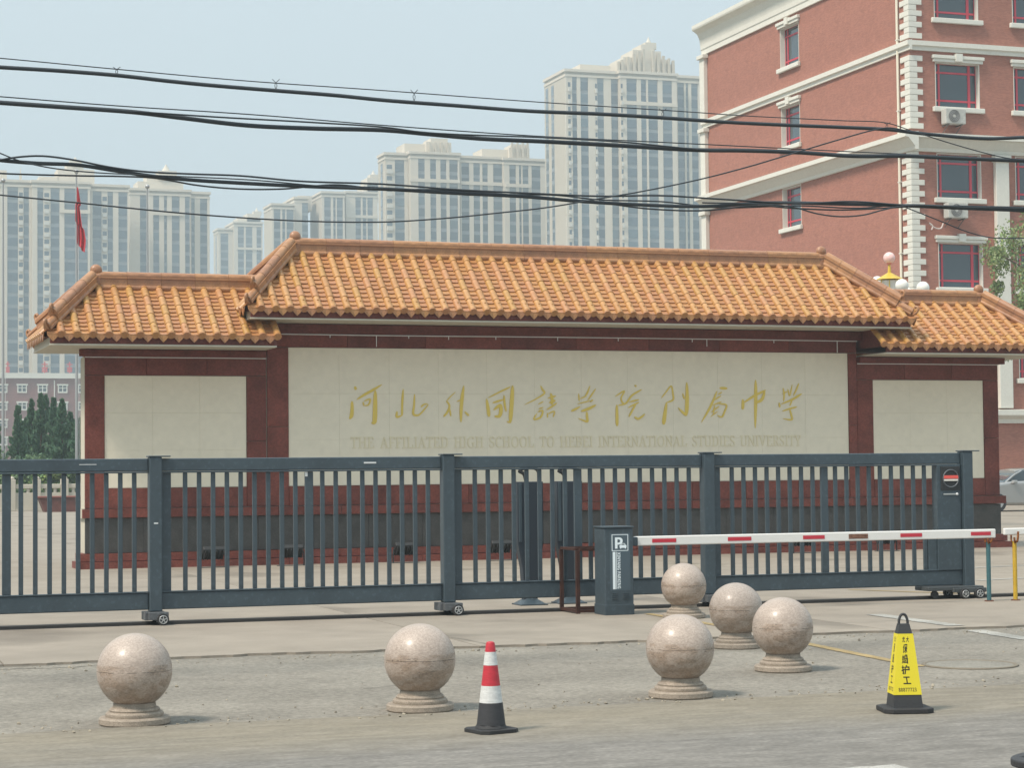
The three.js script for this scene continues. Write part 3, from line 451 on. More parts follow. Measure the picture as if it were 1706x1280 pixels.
{
  partW(gD, 'drive_cabinet', metric(rb(13.085, 13.42, 0.337, 1.63, -22.30, -22.17, 0.01)), gateM);
  partW(gD, 'side_box', metric(rb(12.965, 13.083, 0.337, 0.80, -22.29, -22.19, 0.006)), gateM);
  const vent = partW(gD, 'vent_panel', rb(13.135, 13.40, 1.31, 1.60, -22.169, -22.160, 0.004), blackM);
  partW(vent, 'ring', new THREE.TorusGeometry(0.105, 0.008, 8, 36).translate(13.268, 1.455, -22.155), M(C(0.10, 0.11, 0.12), 0.4));
  partW(vent, 'red_sign', rb(13.165, 13.37, 1.452, 1.492, -22.159, -22.148, 0.003), M(C(0.72, 0.10, 0.08), 0.5)); partW(vent, 'white_strip', rb(13.17, 13.365, 1.424, 1.447, -22.159, -22.149, 0.003), M(C(0.70, 0.66, 0.60), 0.5));
  partW(gD, 'handle_plate', rb(13.17, 13.37, 1.255, 1.272, -22.169, -22.160, 0.003), M(C(0.35, 0.38, 0.38), 0.5)); partW(gD, 'handle_knob', new THREE.SphereGeometry(0.017, 12, 8).translate(13.352, 1.264, -22.155), M(C(0.6, 0.62, 0.62), 0.4));
  partW(gD, 'bogie', metric([rb(12.86, 13.62, 0.10, 0.15, -22.36, -22.02, 0.01), rb(13.18, 13.64, 0.075, 0.13, -22.06, -21.99, 0.01)].map((g) => g.index ? g.toNonIndexed() : g).reduce((a, b) => mergeGeometries([a, b]))), M(C(0.07, 0.08, 0.085), 0.6, { map: metalMap }));
  for (const x of [13.33, 13.53]) for (const z of [-21.985, -22.37]) wheel(gD, x, 0.062, z, 0.062);
  partW(gD, 'caster', new THREE.CylinderGeometry(0.045, 0.045, 0.04, 20).rotateX(Math.PI / 2).translate(12.97, 0.055, -22.08), rubberM);
}
// dark security posts behind the gate
for (const [x, z, l] of [[8.255, -23.4, 'dark slate folding-barrier post behind the gate, farther from the parking barrier box'], [8.775, -23.45, 'dark slate folding-barrier post behind the gate, next to the rusty frame']]) {
  const o = thing('security_post', l, 'post', [x, 0, z], 'pair of security posts');
  part(o, 'base', new THREE.CylinderGeometry(0.085, 0.225, 0.07, 4, 1).rotateY(Math.PI / 4).translate(0, 0.045, 0), gateM); part(o, 'base_plate', rb(-0.17, 0.17, 0, 0.016, -0.17, 0.17, 0.004), gateM);
  const s = new THREE.Shape(); s.moveTo(-0.075, 0.07); s.lineTo(0.075, 0.07); s.lineTo(0.10, 0.45); s.lineTo(0.155, 0.74); s.lineTo(0.155, 1.46); s.lineTo(-0.155, 1.46); s.lineTo(-0.155, 0.74); s.lineTo(-0.10, 0.45);
  part(o, 'column', metric(new THREE.ExtrudeGeometry(s, { depth: 0.10, bevelEnabled: true, bevelSize: 0.008, bevelThickness: 0.008, bevelSegments: 1 }).translate(0, 0, -0.05)), M(C(0.022, 0.031, 0.043), 0.55));
  for (const q of [-1, 1]) part(o, 'edge_rib', rb(q * 0.13 - 0.018, q * 0.13 + 0.018, 0.75, 1.45, 0.055, 0.075, 0.006), gateM);
  part(o, 'lamp_arm', tube([[-0.03, 1.45, 0], [-0.06, 1.56, 0], [-0.12, 1.60, 0], [-0.04, 1.63, 0], [0.10, 1.62, 0], [0.14, 1.55, 0]], 0.022, 30, 8), blackM);
}
// rusty frame by the parking barrier
{
  const o = thing('rusty_frame', 'rusty open steel frame standing beside the parking barrier box', 'metal frame', [8.46, 0, -21.92]);
  const m = M(C(0.085, 0.055, 0.044), 0.85, { map: rustMap }), X = [-0.25, 0.27], Z = [-0.26, 0.26], t = 0.02;
  for (const x of X) for (const z of Z) part(o, 'leg', bb(x - t, x + t, 0, 0.70, z - t, z + t), m);
  for (const y of [0.03, 0.715]) { for (const z of Z) part(o, 'rail', bb(X[0] + t + 0.001, X[1] - t - 0.001, y - 0.018, y + 0.014, z - t * 0.9, z + t * 0.9), m); for (const x of X) part(o, 'rail', bb(x - t * 1.1, x + t * 1.1, y + (y > 0.5 ? -0.012 : -0.018), y + 0.016, Z[0] + t + 0.001, Z[1] - t - 0.001), m); }
}
// ------------------------------------------------------------------ parking barriers
const boomRedM = M(C(0.50, 0.028, 0.05), 0.45);
{
  const o = thing('parking_barrier', 'slate grey parking barrier box marked P with its white and red boom lowered', 'parking barrier', [8.557, 0, -21.44]);
  partW(o, 'cabinet', metric(rb(8.389, 8.726, 0.005, 0.955, -21.60, -21.28, 0.012)), gateM); partW(o, 'lid', metric(rb(8.379, 8.736, 0.957, 0.975, -21.61, -21.27, 0.006)), gateM);
  partW(o, 'skirt', metric(rb(8.384, 8.731, 0, 0.115, -21.605, -21.277, 0.004)), gateM);
  const cv = document.createElement('canvas'); cv.width = 256; cv.height = 768; const c = cv.getContext('2d');
  c.fillStyle = 'rgb(70,85,94)'; c.fillRect(0, 0, 256, 768); c.strokeStyle = c.fillStyle = 'rgb(222,232,236)'; c.lineWidth = 9; c.lineJoin = 'round'; c.strokeRect(28, 20, 200, 214);
  c.font = 'bold 210px sans-serif'; c.fillText('P', 46, 206); c.beginPath(); c.roundRect(122, 158, 88, 40, 12); c.fill(); c.beginPath(); c.roundRect(138, 136, 56, 34, 14); c.fill(); c.fillRect(128, 194, 16, 14); c.fillRect(188, 194, 16, 14);
  c.fillStyle = 'rgb(70,85,94)'; c.fillRect(146, 144, 40, 16); c.fillStyle = 'rgb(222,232,236)'; c.fillRect(34, 250, 34, 500); c.fillRect(76, 250, 8, 500);
  c.save(); c.translate(92, 256); c.rotate(Math.PI / 2); c.font = 'bold 56px sans-serif'; c.scale(490 / c.measureText('XINYANG PARKING').width, 1); c.fillText('XINYANG PARKING', 0, 0); c.restore();
  const t = new THREE.CanvasTexture(cv); t.colorSpace = THREE.SRGBColorSpace;
  const dg = new THREE.PlaneGeometry(0.24, 0.63).translate(8.568, 0.585, -21.2785); partW(o, 'sign_decal', dg, M(0xffffff, 0.5, { map: t }), 'white P sign, small car mark and parking lettering');
  for (const x of [8.50, 8.635]) for (let i = 0; i < 4; i++) partW(o, 'louvre', rb(x - 0.035, x + 0.035, 0.178 + i * 0.02, 0.184 + i * 0.02, -21.281, -21.271, 0.002), gateM);
  partW(o, 'boom_clamp', metric(rb(8.728, 8.83, 0.75, 0.85, -21.52, -21.39, 0.01)), gateM);
  const bm = partW(o, 'boom', metric(rb(8.80, 13.43, 0.75, 0.855, -21.475, -21.43, 0.012)), whiteM);
  for (const [a, b] of [[9.016, 9.308], [9.943, 10.235], [10.888, 11.164], [12.149, 12.435], [13.09, 13.36]]) partW(bm, 'red_reflector', rb(a, b, 0.782, 0.825, -21.4295, -21.4265, 0.001), boomRedM);
  partW(bm, 'name_plate', rb(11.474, 11.724, 0.775, 0.83, -21.4295, -21.4265, 0.001), M(C(0.36, 0.36, 0.31), 0.6, { map: rustMap }));
  const o2 = thing('parking_barrier', 'white barrier boom reaching in past the yellow rest post, beyond the wall end', 'parking barrier', [18.6, 0, -21.44]);
  partW(o2, 'cabinet', metric(rb(18.42, 18.76, 0.005, 0.955, -21.60, -21.28, 0.012)), gateM); partW(o2, 'boom', metric(rb(13.55, 18.5, 0.78, 0.86, -21.475, -21.43, 0.012)), whiteM);
  for (const [x, c, l] of [[13.34, [0.05, 0.155, 0.175], 'teal pipe post holding up the tip of the red and white boom'], [13.70, [0.66, 0.42, 0.03], 'yellow pipe post holding the tip of the plain white boom']]) {
    const p = thing('boom_rest', l, 'post', [x, 0, -21.46], 'boom rest posts'), m = M(C(...c), 0.6, { map: rep(metalMap, 2) }), u = x < 13.5;
    part(p, 'pole', cyl(0.026, 0.026, 0.70, 16), m); part(p, 'foot', cyl(0.06, 0.05, 0.012, 16), M(C(0.2, 0.16, 0.12), 0.9, { map: rustMap }));
    part(p, 'fork', [tube([[-0.04, 0.75, 0.06], [-0.03, 0.70, 0.055], [0, 0.69, 0], [0, 0.70, -0.06], [0, 0.78, -0.07]], 0.012, 24, 6), tube([[0, 0.70, 0.0], [0, 0.705, 0.06], [0.01, u ? 0.74 : 0.82, 0.07]], 0.014, 12, 6)], M(C(0.42, 0.28, 0.06), 0.8, { map: rustMap }));
  }
}
// ------------------------------------------------------------------ stone balls
const ballTex = tex(1024, 512, (u, v) => {
  const a = fbm(u, v, 128, 2), b = fbm(u, v + 0.3, 6, 5), c = fbm(u, v + 0.1, 20, 4), s = rt(); let g = 0.84 + 0.20 * (a - 0.5) + 0.12 * (b - 0.5) + 0.10 * (s - 0.5);
  const streak = vnoise(u * 60, v * 260, 4096), near = Math.exp(-Math.pow((v - 0.47) / 0.13, 2)); if (streak > 0.86 && c > 0.45) g -= 0.22 * near;
  const seam = Math.abs(v - 0.505 - 0.004 * (fbm(u, 0.2, 30, 3) - 0.5)); if (seam < 0.0025 && c > 0.34) g -= 0.28;
  const mud = v < 0.56 ? Math.max(0, Math.min(1, (c - 0.40) * 5)) * (s > 0.35 ? 1 : 0.3) : 0;                 // splashed grit below the seam, grainy
  return [g - 0.09 * mud, g - 0.022 - 0.115 * mud, g - 0.05 - 0.14 * mud];
});
const ballM = new THREE.MeshPhysicalMaterial({ color: C(0.535, 0.465, 0.42), roughness: 0.5, map: ballTex, clearcoat: 0.25, clearcoatRoughness: 0.22 });
const baseM = M(C(0.47, 0.41, 0.34), 0.75, { map: rep(graniteMap, 3) });
function stoneBall(x, z, label, group, turn, y = 0) {
  const o = thing('stone_ball', label, 'bollard', [x, y, z], group); o.rotation.y = turn;
  const R = 0.243, cy = 0.345, pts = [], a0 = -Math.asin(0.205 / R) ; for (let i = 0; i <= 40; i++) { const a = a0 + (Math.PI / 2 - a0) * i / 40; pts.push(new THREE.Vector2(Math.max(1e-4, Math.cos(a) * R), cy + Math.sin(a) * R)); }
  const bg = new THREE.LatheGeometry(pts, 64), p = bg.attributes.position, uv = bg.attributes.uv;
  for (let i = 0; i < p.count; i++) uv.setY(i, 0.5 + (Math.asin(Math.max(-1, Math.min(1, (p.getY(i) - cy) / R))) / Math.PI));
  part(o, 'ball', bg, ballM);
  part(o, 'plinth', metric(toCreasedNormals(new THREE.LatheGeometry([[0.0, 0], [0.222, 0], [0.230, 0.010], [0.230, 0.040], [0.222, 0.050], [0.185, 0.052], [0.188, 0.060], [0.186, 0.074], [0.176, 0.084], [0.162, 0.086], [0.165, 0.096], [0.155, 0.108], [0.140, 0.112], [0.136, 0.140], [0.10, 0.144], [0.0, 0.144]].map((q) => new THREE.Vector2(...q)), 48), 0.6)), baseM);
  return o;
}
const bg1 = 'granite ball bollards at the kerb', GA = -0.014;
stoneBall(2.073, -13.62, 'speckled stone ball bollard standing alone, far from the traffic cones', bg1, 0.4, GA - 0.008);
stoneBall(4.004, -13.61, 'speckled stone ball bollard right beside the red and white cone', bg1, 2.1, GA - 0.008);
stoneBall(5.948, -13.65, 'speckled stone ball bollard at the road edge, foremost of a cluster of four', bg1, 4.0, GA - 0.008);
stoneBall(7.458, -15.06, 'speckled stone ball bollard in the cluster beside the worn yellow line', bg1, 5.3, GA - 0.008);
stoneBall(8.038, -17.17, 'speckled stone ball bollard of the cluster, second nearest the parking barrier', bg1, 1.2, GA - 0.008);
stoneBall(9.02, -20.58, 'speckled stone ball bollard on the concrete in front of the parking barrier boom', bg1, 3.1);
// ------------------------------------------------------------------ cones
{
  const o = thing('traffic_cone', 'red and white traffic cone with a black skirt on the road', 'traffic cone', [4.06, -0.014, -12.25]); o.rotation.y = 0.25;
  const r = (y) => 0.087 - (y - 0.05) * 0.120, band = (y0, y1, k = 0) => new THREE.LatheGeometry([[r(y0) + k, y0], [r(y1) + k, y1]].map((q) => new THREE.Vector2(...q)), 40);
  const oct = (s, c, d, y) => { const S = new THREE.Shape(); [[-s, -s + c], [-s + c, -s], [s - c, -s], [s, -s + c], [s, s - c], [s - c, s], [-s + c, s], [-s, s - c]].forEach(([x, z], i) => i ? S.lineTo(x, z) : S.moveTo(x, z)); return new THREE.ExtrudeGeometry(S, { depth: d, bevelEnabled: true, bevelSize: 0.004, bevelThickness: 0.003, bevelSegments: 2 }).rotateX(-Math.PI / 2).translate(0, y, 0); };
  part(o, 'base', oct(0.132, 0.038, 0.018, 0.003), rubberM); part(o, 'base_ring', cyl(0.104, 0.092, 0.020, 8).translate(0, 0.026, 0), rubberM);
  part(o, 'skirt', band(0.046, 0.182, 0.002), M(C(0.042, 0.043, 0.048), 0.65, { map: rep(metalMap, 2) }));
  const w = M(C(0.76, 0.77, 0.75), 0.55, { map: rep(metalMap, 2) }), rd = M(C(0.60, 0.030, 0.05), 0.5, { map: rep(metalMap, 2) });
  part(o, 'white_band', band(0.182, 0.286, 0.001), w); part(o, 'red_band', band(0.286, 0.412), rd); part(o, 'white_band', band(0.412, 0.494, 0.001), w);
  part(o, 'tip', new THREE.LatheGeometry([[r(0.494), 0.494], [r(0.55), 0.548], [0.018, 0.556], [0.010, 0.553], [0.008, 0.53]].map((q) => new THREE.Vector2(...q)), 32), rd);
}
{
  const cv = document.createElement('canvas'); cv.width = 320; cv.height = 640; const c = cv.getContext('2d');
  c.fillStyle = 'rgb(214,198,42)'; c.fillRect(0, 0, 320, 640); c.strokeStyle = 'rgb(38,34,18)'; c.lineCap = 'butt';
  const GL = { yuan: [[2, 2, 8, 2], [1, 4, 9, 4], [4, 4, 3.6, 7, 1.5, 9.4], [6, 4, 6, 8.8, 9, 8.8, 9, 7.2]], da: [[1, 4, 9, 4], [5, 0.8, 5, 4, 3.6, 7, 1, 9.5], [5, 4, 6.6, 7, 9.5, 9.5]],
    bao: [[3, 0.5, 1, 4.4], [2.2, 3, 2.2, 9.8], [4.5, 1, 8.6, 1, 8.6, 3.7, 4.5, 3.7, 4.5, 0.6], [3.8, 5.3, 9.7, 5.3], [6.6, 3.7, 6.6, 9.9], [6.4, 5.5, 3.6, 9], [6.8, 5.5, 9.7, 9]],
    mu: [[2, 0.5, 1, 5, 3.8, 9], [3.6, 2.6, 2.6, 6.5, 0.6, 9.5], [0.2, 2.8, 4.3, 2.8], [5.3, 1, 4.9, 8.4, 8.9, 8.4], [5.2, 1, 9, 1, 8.6, 9.8], [4.3, 4.8, 9.9, 4.8], [6.8, 2.2, 7.2, 3.5], [6.6, 6, 7, 7.3]],
    hu: [[0.4, 2.6, 4, 2.6], [2.4, 0.4, 2.4, 9.2, 1.2, 8.6], [0.4, 6.2, 4, 5], [6.6, 0.4, 7.2, 1.7], [5, 2.5, 9.4, 2.5, 9.4, 5.1, 5, 5.1], [5, 2.3, 4.8, 6.5, 4, 9.7]], gong: [[1.4, 2, 8.6, 2], [5, 2, 5, 8.6], [0.6, 8.6, 9.4, 8.6]] };
  const glyph = (k, x, y, s, lw) => { c.lineWidth = lw; for (const st of GL[k]) { c.beginPath(); for (let i = 0; i < st.length; i += 2) c[i ? 'lineTo' : 'moveTo'](x + st[i] * s / 10, y + st[i + 1] * s / 10); c.stroke(); } };
  glyph('yuan', 96, 26, 66, 9); glyph('da', 178, 26, 66, 9);
  ['bao', 'mu', 'hu', 'gong'].forEach((k, i) => glyph(k, 122, 106 + i * 110, 100, 14));
  c.fillStyle = 'rgb(60,52,20)'; c.font = 'bold 54px sans-serif'; c.save(); c.translate(60, 606); c.scale(210 / c.measureText('88877723').width, 1); c.fillText('88877723', 0, 0); c.restore();
  const t = new THREE.CanvasTexture(cv); t.colorSpace = THREE.SRGBColorSpace;
  const o = thing('sign_cone', 'yellow square sign cone with black lettering and a black handle on the road', 'traffic cone', [6.915, -0.014, -12.18]); o.rotation.y = -0.27;
  const frus = (y0, y1, a0, a1) => { const pos = [], uv = [], F = [[0, 1], [1, 2], [2, 3], [3, 0]], q = (a, y) => [[-a, y, a], [a, y, a], [a, y, -a], [-a, y, -a]], A = q(a0, y0), B = q(a1, y1); for (const [i, j] of F) { pos.push(...A[i], ...A[j], ...B[j], ...A[i], ...B[j], ...B[i]); uv.push(0, 0, 1, 0, 1, 1, 0, 0, 1, 1, 0, 1); } const g = new THREE.BufferGeometry(); g.setAttribute('position', new THREE.Float32BufferAttribute(pos, 3)); g.setAttribute('uv', new THREE.Float32BufferAttribute(uv, 2)); g.computeVertexNormals(); return g; };
  const hw = (y) => 0.098 - (y - 0.04) * 0.105, blk = M(C(0.045, 0.047, 0.05), 0.65, { map: rep(metalMap, 2) });
  const S = new THREE.Shape(), s = 0.156, k = 0.045; [[-s, -s + k], [-s + k, -s], [s - k, -s], [s, -s + k], [s, s - k], [s - k, s], [-s + k, s], [-s, s - k]].forEach(([x, z], i) => i ? S.lineTo(x, z) : S.moveTo(x, z));
  part(o, 'base', new THREE.ExtrudeGeometry(S, { depth: 0.022, bevelEnabled: true, bevelSize: 0.008, bevelThickness: 0.006, bevelSegments: 2 }).rotateX(-Math.PI / 2).translate(0, 0.006, 0), rubberM);
  part(o, 'foot', frus(0.030, 0.125, hw(0.030), hw(0.125)), blk); part(o, 'sleeve', frus(0.118, 0.515, hw(0.118) + 0.003, hw(0.515) + 0.003), M(0xffffff, 0.5, { map: t })); part(o, 'neck', [frus(0.505, 0.575, hw(0.505), 0.034), bb(-0.034, 0.034, 0.571, 0.577, -0.034, 0.034)], blk);
  part(o, 'handle', tube([[-0.030, 0.570, 0], [-0.027, 0.605, 0], [-0.011, 0.637, 0], [0.011, 0.637, 0], [0.027, 0.605, 0], [0.030, 0.570, 0]], 0.009, 30, 8), blk);
}
// scooter parked at the right, only its carrier reaches into the picture
{
  const p = U(1682, 1271, -5.0), o = thing('scooter', 'black slotted luggage carrier of a scooter parked on the road', 'scooter', [p.x + 0.19, -0.02, p.z]); o.rotation.y = 0.3; const h = p.y + 0.02;
  const m = M(C(0.03, 0.03, 0.032), 0.55), pl = new THREE.Shape(); pl.absellipse(0, 0, 0.19, 0.12, 0, Math.PI * 2); for (const [a, b] of [[-0.135, 0.10], [-0.15, 0.14], [-0.135, 0.10]].entries()) { const q = new THREE.Path(), y = (a - 1) * 0.06; q.moveTo(b[0], y - 0.014); q.lineTo(b[1], y - 0.014); q.lineTo(b[1], y + 0.014); q.lineTo(b[0], y + 0.014); q.closePath(); pl.holes.push(q); }
  part(o, 'carrier', new THREE.ExtrudeGeometry(pl, { depth: 0.012, bevelEnabled: true, bevelSize: 0.006, bevelThickness: 0.005, bevelSegments: 2, curveSegments: 32 }).rotateX(-Math.PI / 2).translate(0, h - 0.006, 0), m);
  part(o, 'stem', [tube([[0.0, h - 0.01, 0.05], [0.03, h - 0.1, 0.06], [0.12, h - 0.2, 0.06]], 0.012, 10, 6), tube([[0.0, h - 0.01, -0.05], [0.03, h - 0.1, -0.06], [0.12, h - 0.2, -0.06]], 0.012, 10, 6)], m);
  part(o, 'body', rb(0.02, 0.95, 0.30, h - 0.14, -0.13, 0.13, 0.06), m); part(o, 'saddle', rb(0.16, 0.85, h - 0.13, h - 0.03, -0.14, 0.14, 0.045), blackM);
  for (const x of [0.1, 1.25]) part(o, 'wheel', new THREE.TorusGeometry(0.20, 0.05, 10, 32).translate(x, 0.25, 0), rubberM); part(o, 'fork', tube([[1.25, 0.25, 0.07], [1.1, 0.6, 0.07], [0.95, 0.95, 0]], 0.02, 12, 6), m);
}
// ------------------------------------------------------------------ overhead cables above the kerb strip
const ZC = -16;
const cableM = M(C(0.030, 0.038, 0.046), 0.65), cableG = 'cables slung over the kerb strip';
function cable(label, pts, wpx, z = ZC, extend = 3) {
  const v = pts.map(([x, y]) => U(x, y, z)), a = v[0], b = v[v.length - 1];
  if (extend & 1) v.unshift(a.clone().add(a.clone().sub(v[1]).normalize().multiplyScalar(3.0))); if (extend & 2) { const n = v.length; v.push(b.clone().add(b.clone().sub(v[n - 2]).normalize().multiplyScalar(3.0))); }
  const o = thing('cable', label, 'cable', v[0].toArray(), cableG);
  partW(o, 'strand', tube(v, wpx * 0.0044 / 2, Math.max(60, v.length * 14), 7), cableM); return o;
}
const cB = cable('thick black cable, uppermost of the heavy ones, with wire ties to the thin line above', [[-40, 109], [0, 112], [100, 118], [200, 126], [280, 135], [350, 142], [460, 151], [560, 159], [640, 167], [760, 176], [880, 185], [1000, 190], [1100, 196], [1200, 203], [1300, 208], [1400, 212], [1480, 216], [1530, 222], [1640, 231], [1706, 229], [1760, 228]], 7.5);
const cA = cable('thinnest wire, running just above the uppermost thick cable', [[-40, 94], [0, 97], [180, 114], [400, 134], [640, 151], [880, 169], [1140, 186], [1240, 193], [1400, 201], [1477, 205], [1520, 219]], 2.0, ZC - 0.02, 1);
for (const x of [195, 460, 690, 1104, 1477]) { const y1 = 97 + (x) * 0.0762 - (x > 1200 ? (x - 1200) * 0.02 : 0), y2 = x < 300 ? 125 : x < 500 ? 151 : x < 700 ? 171 : x < 1200 ? 197 : 216; for (const s of [-6, 6]) partW(cB, 'wire_tie', tube([U(x + s, y1, ZC), U(x - s * 0.3, (y1 + y2) / 2, ZC), U(x + s * 0.4, y2 + 3, ZC)], 0.0028, 8, 5), cableM); }
cable('heavy black cable bundle, second of the thick ones from the top', [[-40, 168], [0, 171], [100, 178], [225, 187], [300, 196], [413, 209], [520, 214], [640, 217], [720, 224], [800, 231], [910, 236], [1040, 243], [1160, 250], [1241, 251], [1330, 254], [1420, 260], [1509, 260], [1600, 264], [1706, 268], [1760, 270]], 8.5);
cable('thin wire riding above the heavy second cable bundle', [[-40, 158], [0, 161], [190, 176], [420, 191], [640, 209], [880, 226], [1140, 239], [1260, 245], [1400, 252], [1509, 257]], 2.2, ZC - 0.03, 1);
cable('slim black wire leaving the heavy second bundle and rejoining it', [[225, 186], [360, 195], [520, 204], [640, 212], [700, 220], [760, 224], [900, 229], [1040, 237], [1100, 243], [1170, 250]], 3.2, ZC + 0.03, 0);
cable('thick core cable of the lowest tangled bundle', [[-40, 262], [0, 267], [60, 272], [130, 275], [190, 284], [250, 293], [320, 300], [400, 305], [520, 311], [640, 315], [760, 322], [880, 328], [960, 335], [1060, 341], [1170, 344], [1280, 338], [1400, 340], [1509, 343], [1600, 347], [1706, 351], [1760, 353]], 7);
cable('black cable arching over the others in the lowest bundle, by the flag', [[-40, 278], [0, 267], [30, 262], [70, 260], [120, 266], [180, 278], [240, 286], [320, 290], [400, 293], [500, 302], [640, 307], [760, 316], [880, 322], [1000, 327], [1100, 326], [1200, 332], [1330, 339], [1420, 336], [1509, 342], [1620, 344], [1760, 347]], 3.6, ZC + 0.02);
cable('black cable slung low under the tangled bundle toward the middle towers', [[-40, 286], [0, 289], [130, 293], [200, 294], [260, 297], [330, 309], [400, 315], [470, 315], [560, 308], [640, 316], [720, 316], [820, 322], [900, 330], [1000, 338], [1080, 348], [1170, 351], [1260, 343], [1320, 347], [1400, 350], [1509, 345]], 3.2, ZC - 0.04, 1);
cable('thin drooping strand hanging from the tangled bundle over the brick gable', [[1170, 338], [1260, 340], [1320, 345], [1360, 356], [1400, 361], [1440, 358], [1470, 350], [1509, 343], [1620, 346], [1760, 348]], 3.0, ZC + 0.045, 2);
cable('thin wire dropping in steeply to the tangled bundle', [[-40, 240], [0, 255], [30, 267], [80, 279], [150, 287], [250, 292], [420, 300], [560, 312], [700, 316]], 2.4, ZC + 0.06, 1);
cable('slim strand crossing through the tangled bundle near the tallest tower', [[700, 318], [820, 324], [920, 325], [1000, 333], [1100, 336], [1200, 346], [1330, 343], [1430, 347], [1509, 341], [1700, 353]], 3.0, ZC - 0.06, 2);
cable('single sagging wire below the tangled bundle, climbing to the brick building', [[-40, 321], [0, 325], [130, 338], [300, 355], [420, 364], [520, 369], [640, 370], [740, 364], [830, 355], [910, 346], [1000, 331], [1080, 317], [1170, 298], [1250, 277], [1320, 256], [1390, 235], [1450, 218], [1480, 213], [1510, 218]], 2.8, ZC + 0.08, 1);
cable('thin wire slanting down from the corner quoins to the right', [[1530, 222], [1580, 238], [1640, 255], [1680, 264], [1760, 272]], 2.2, ZC + 0.09, 2);
cable('thin wire sloping down across the lower brick wall into the foliage', [[1509, 346], [1560, 366], [1610, 386], [1650, 396], [1706, 397], [1760, 396]], 2.4, ZC + 0.1, 2);
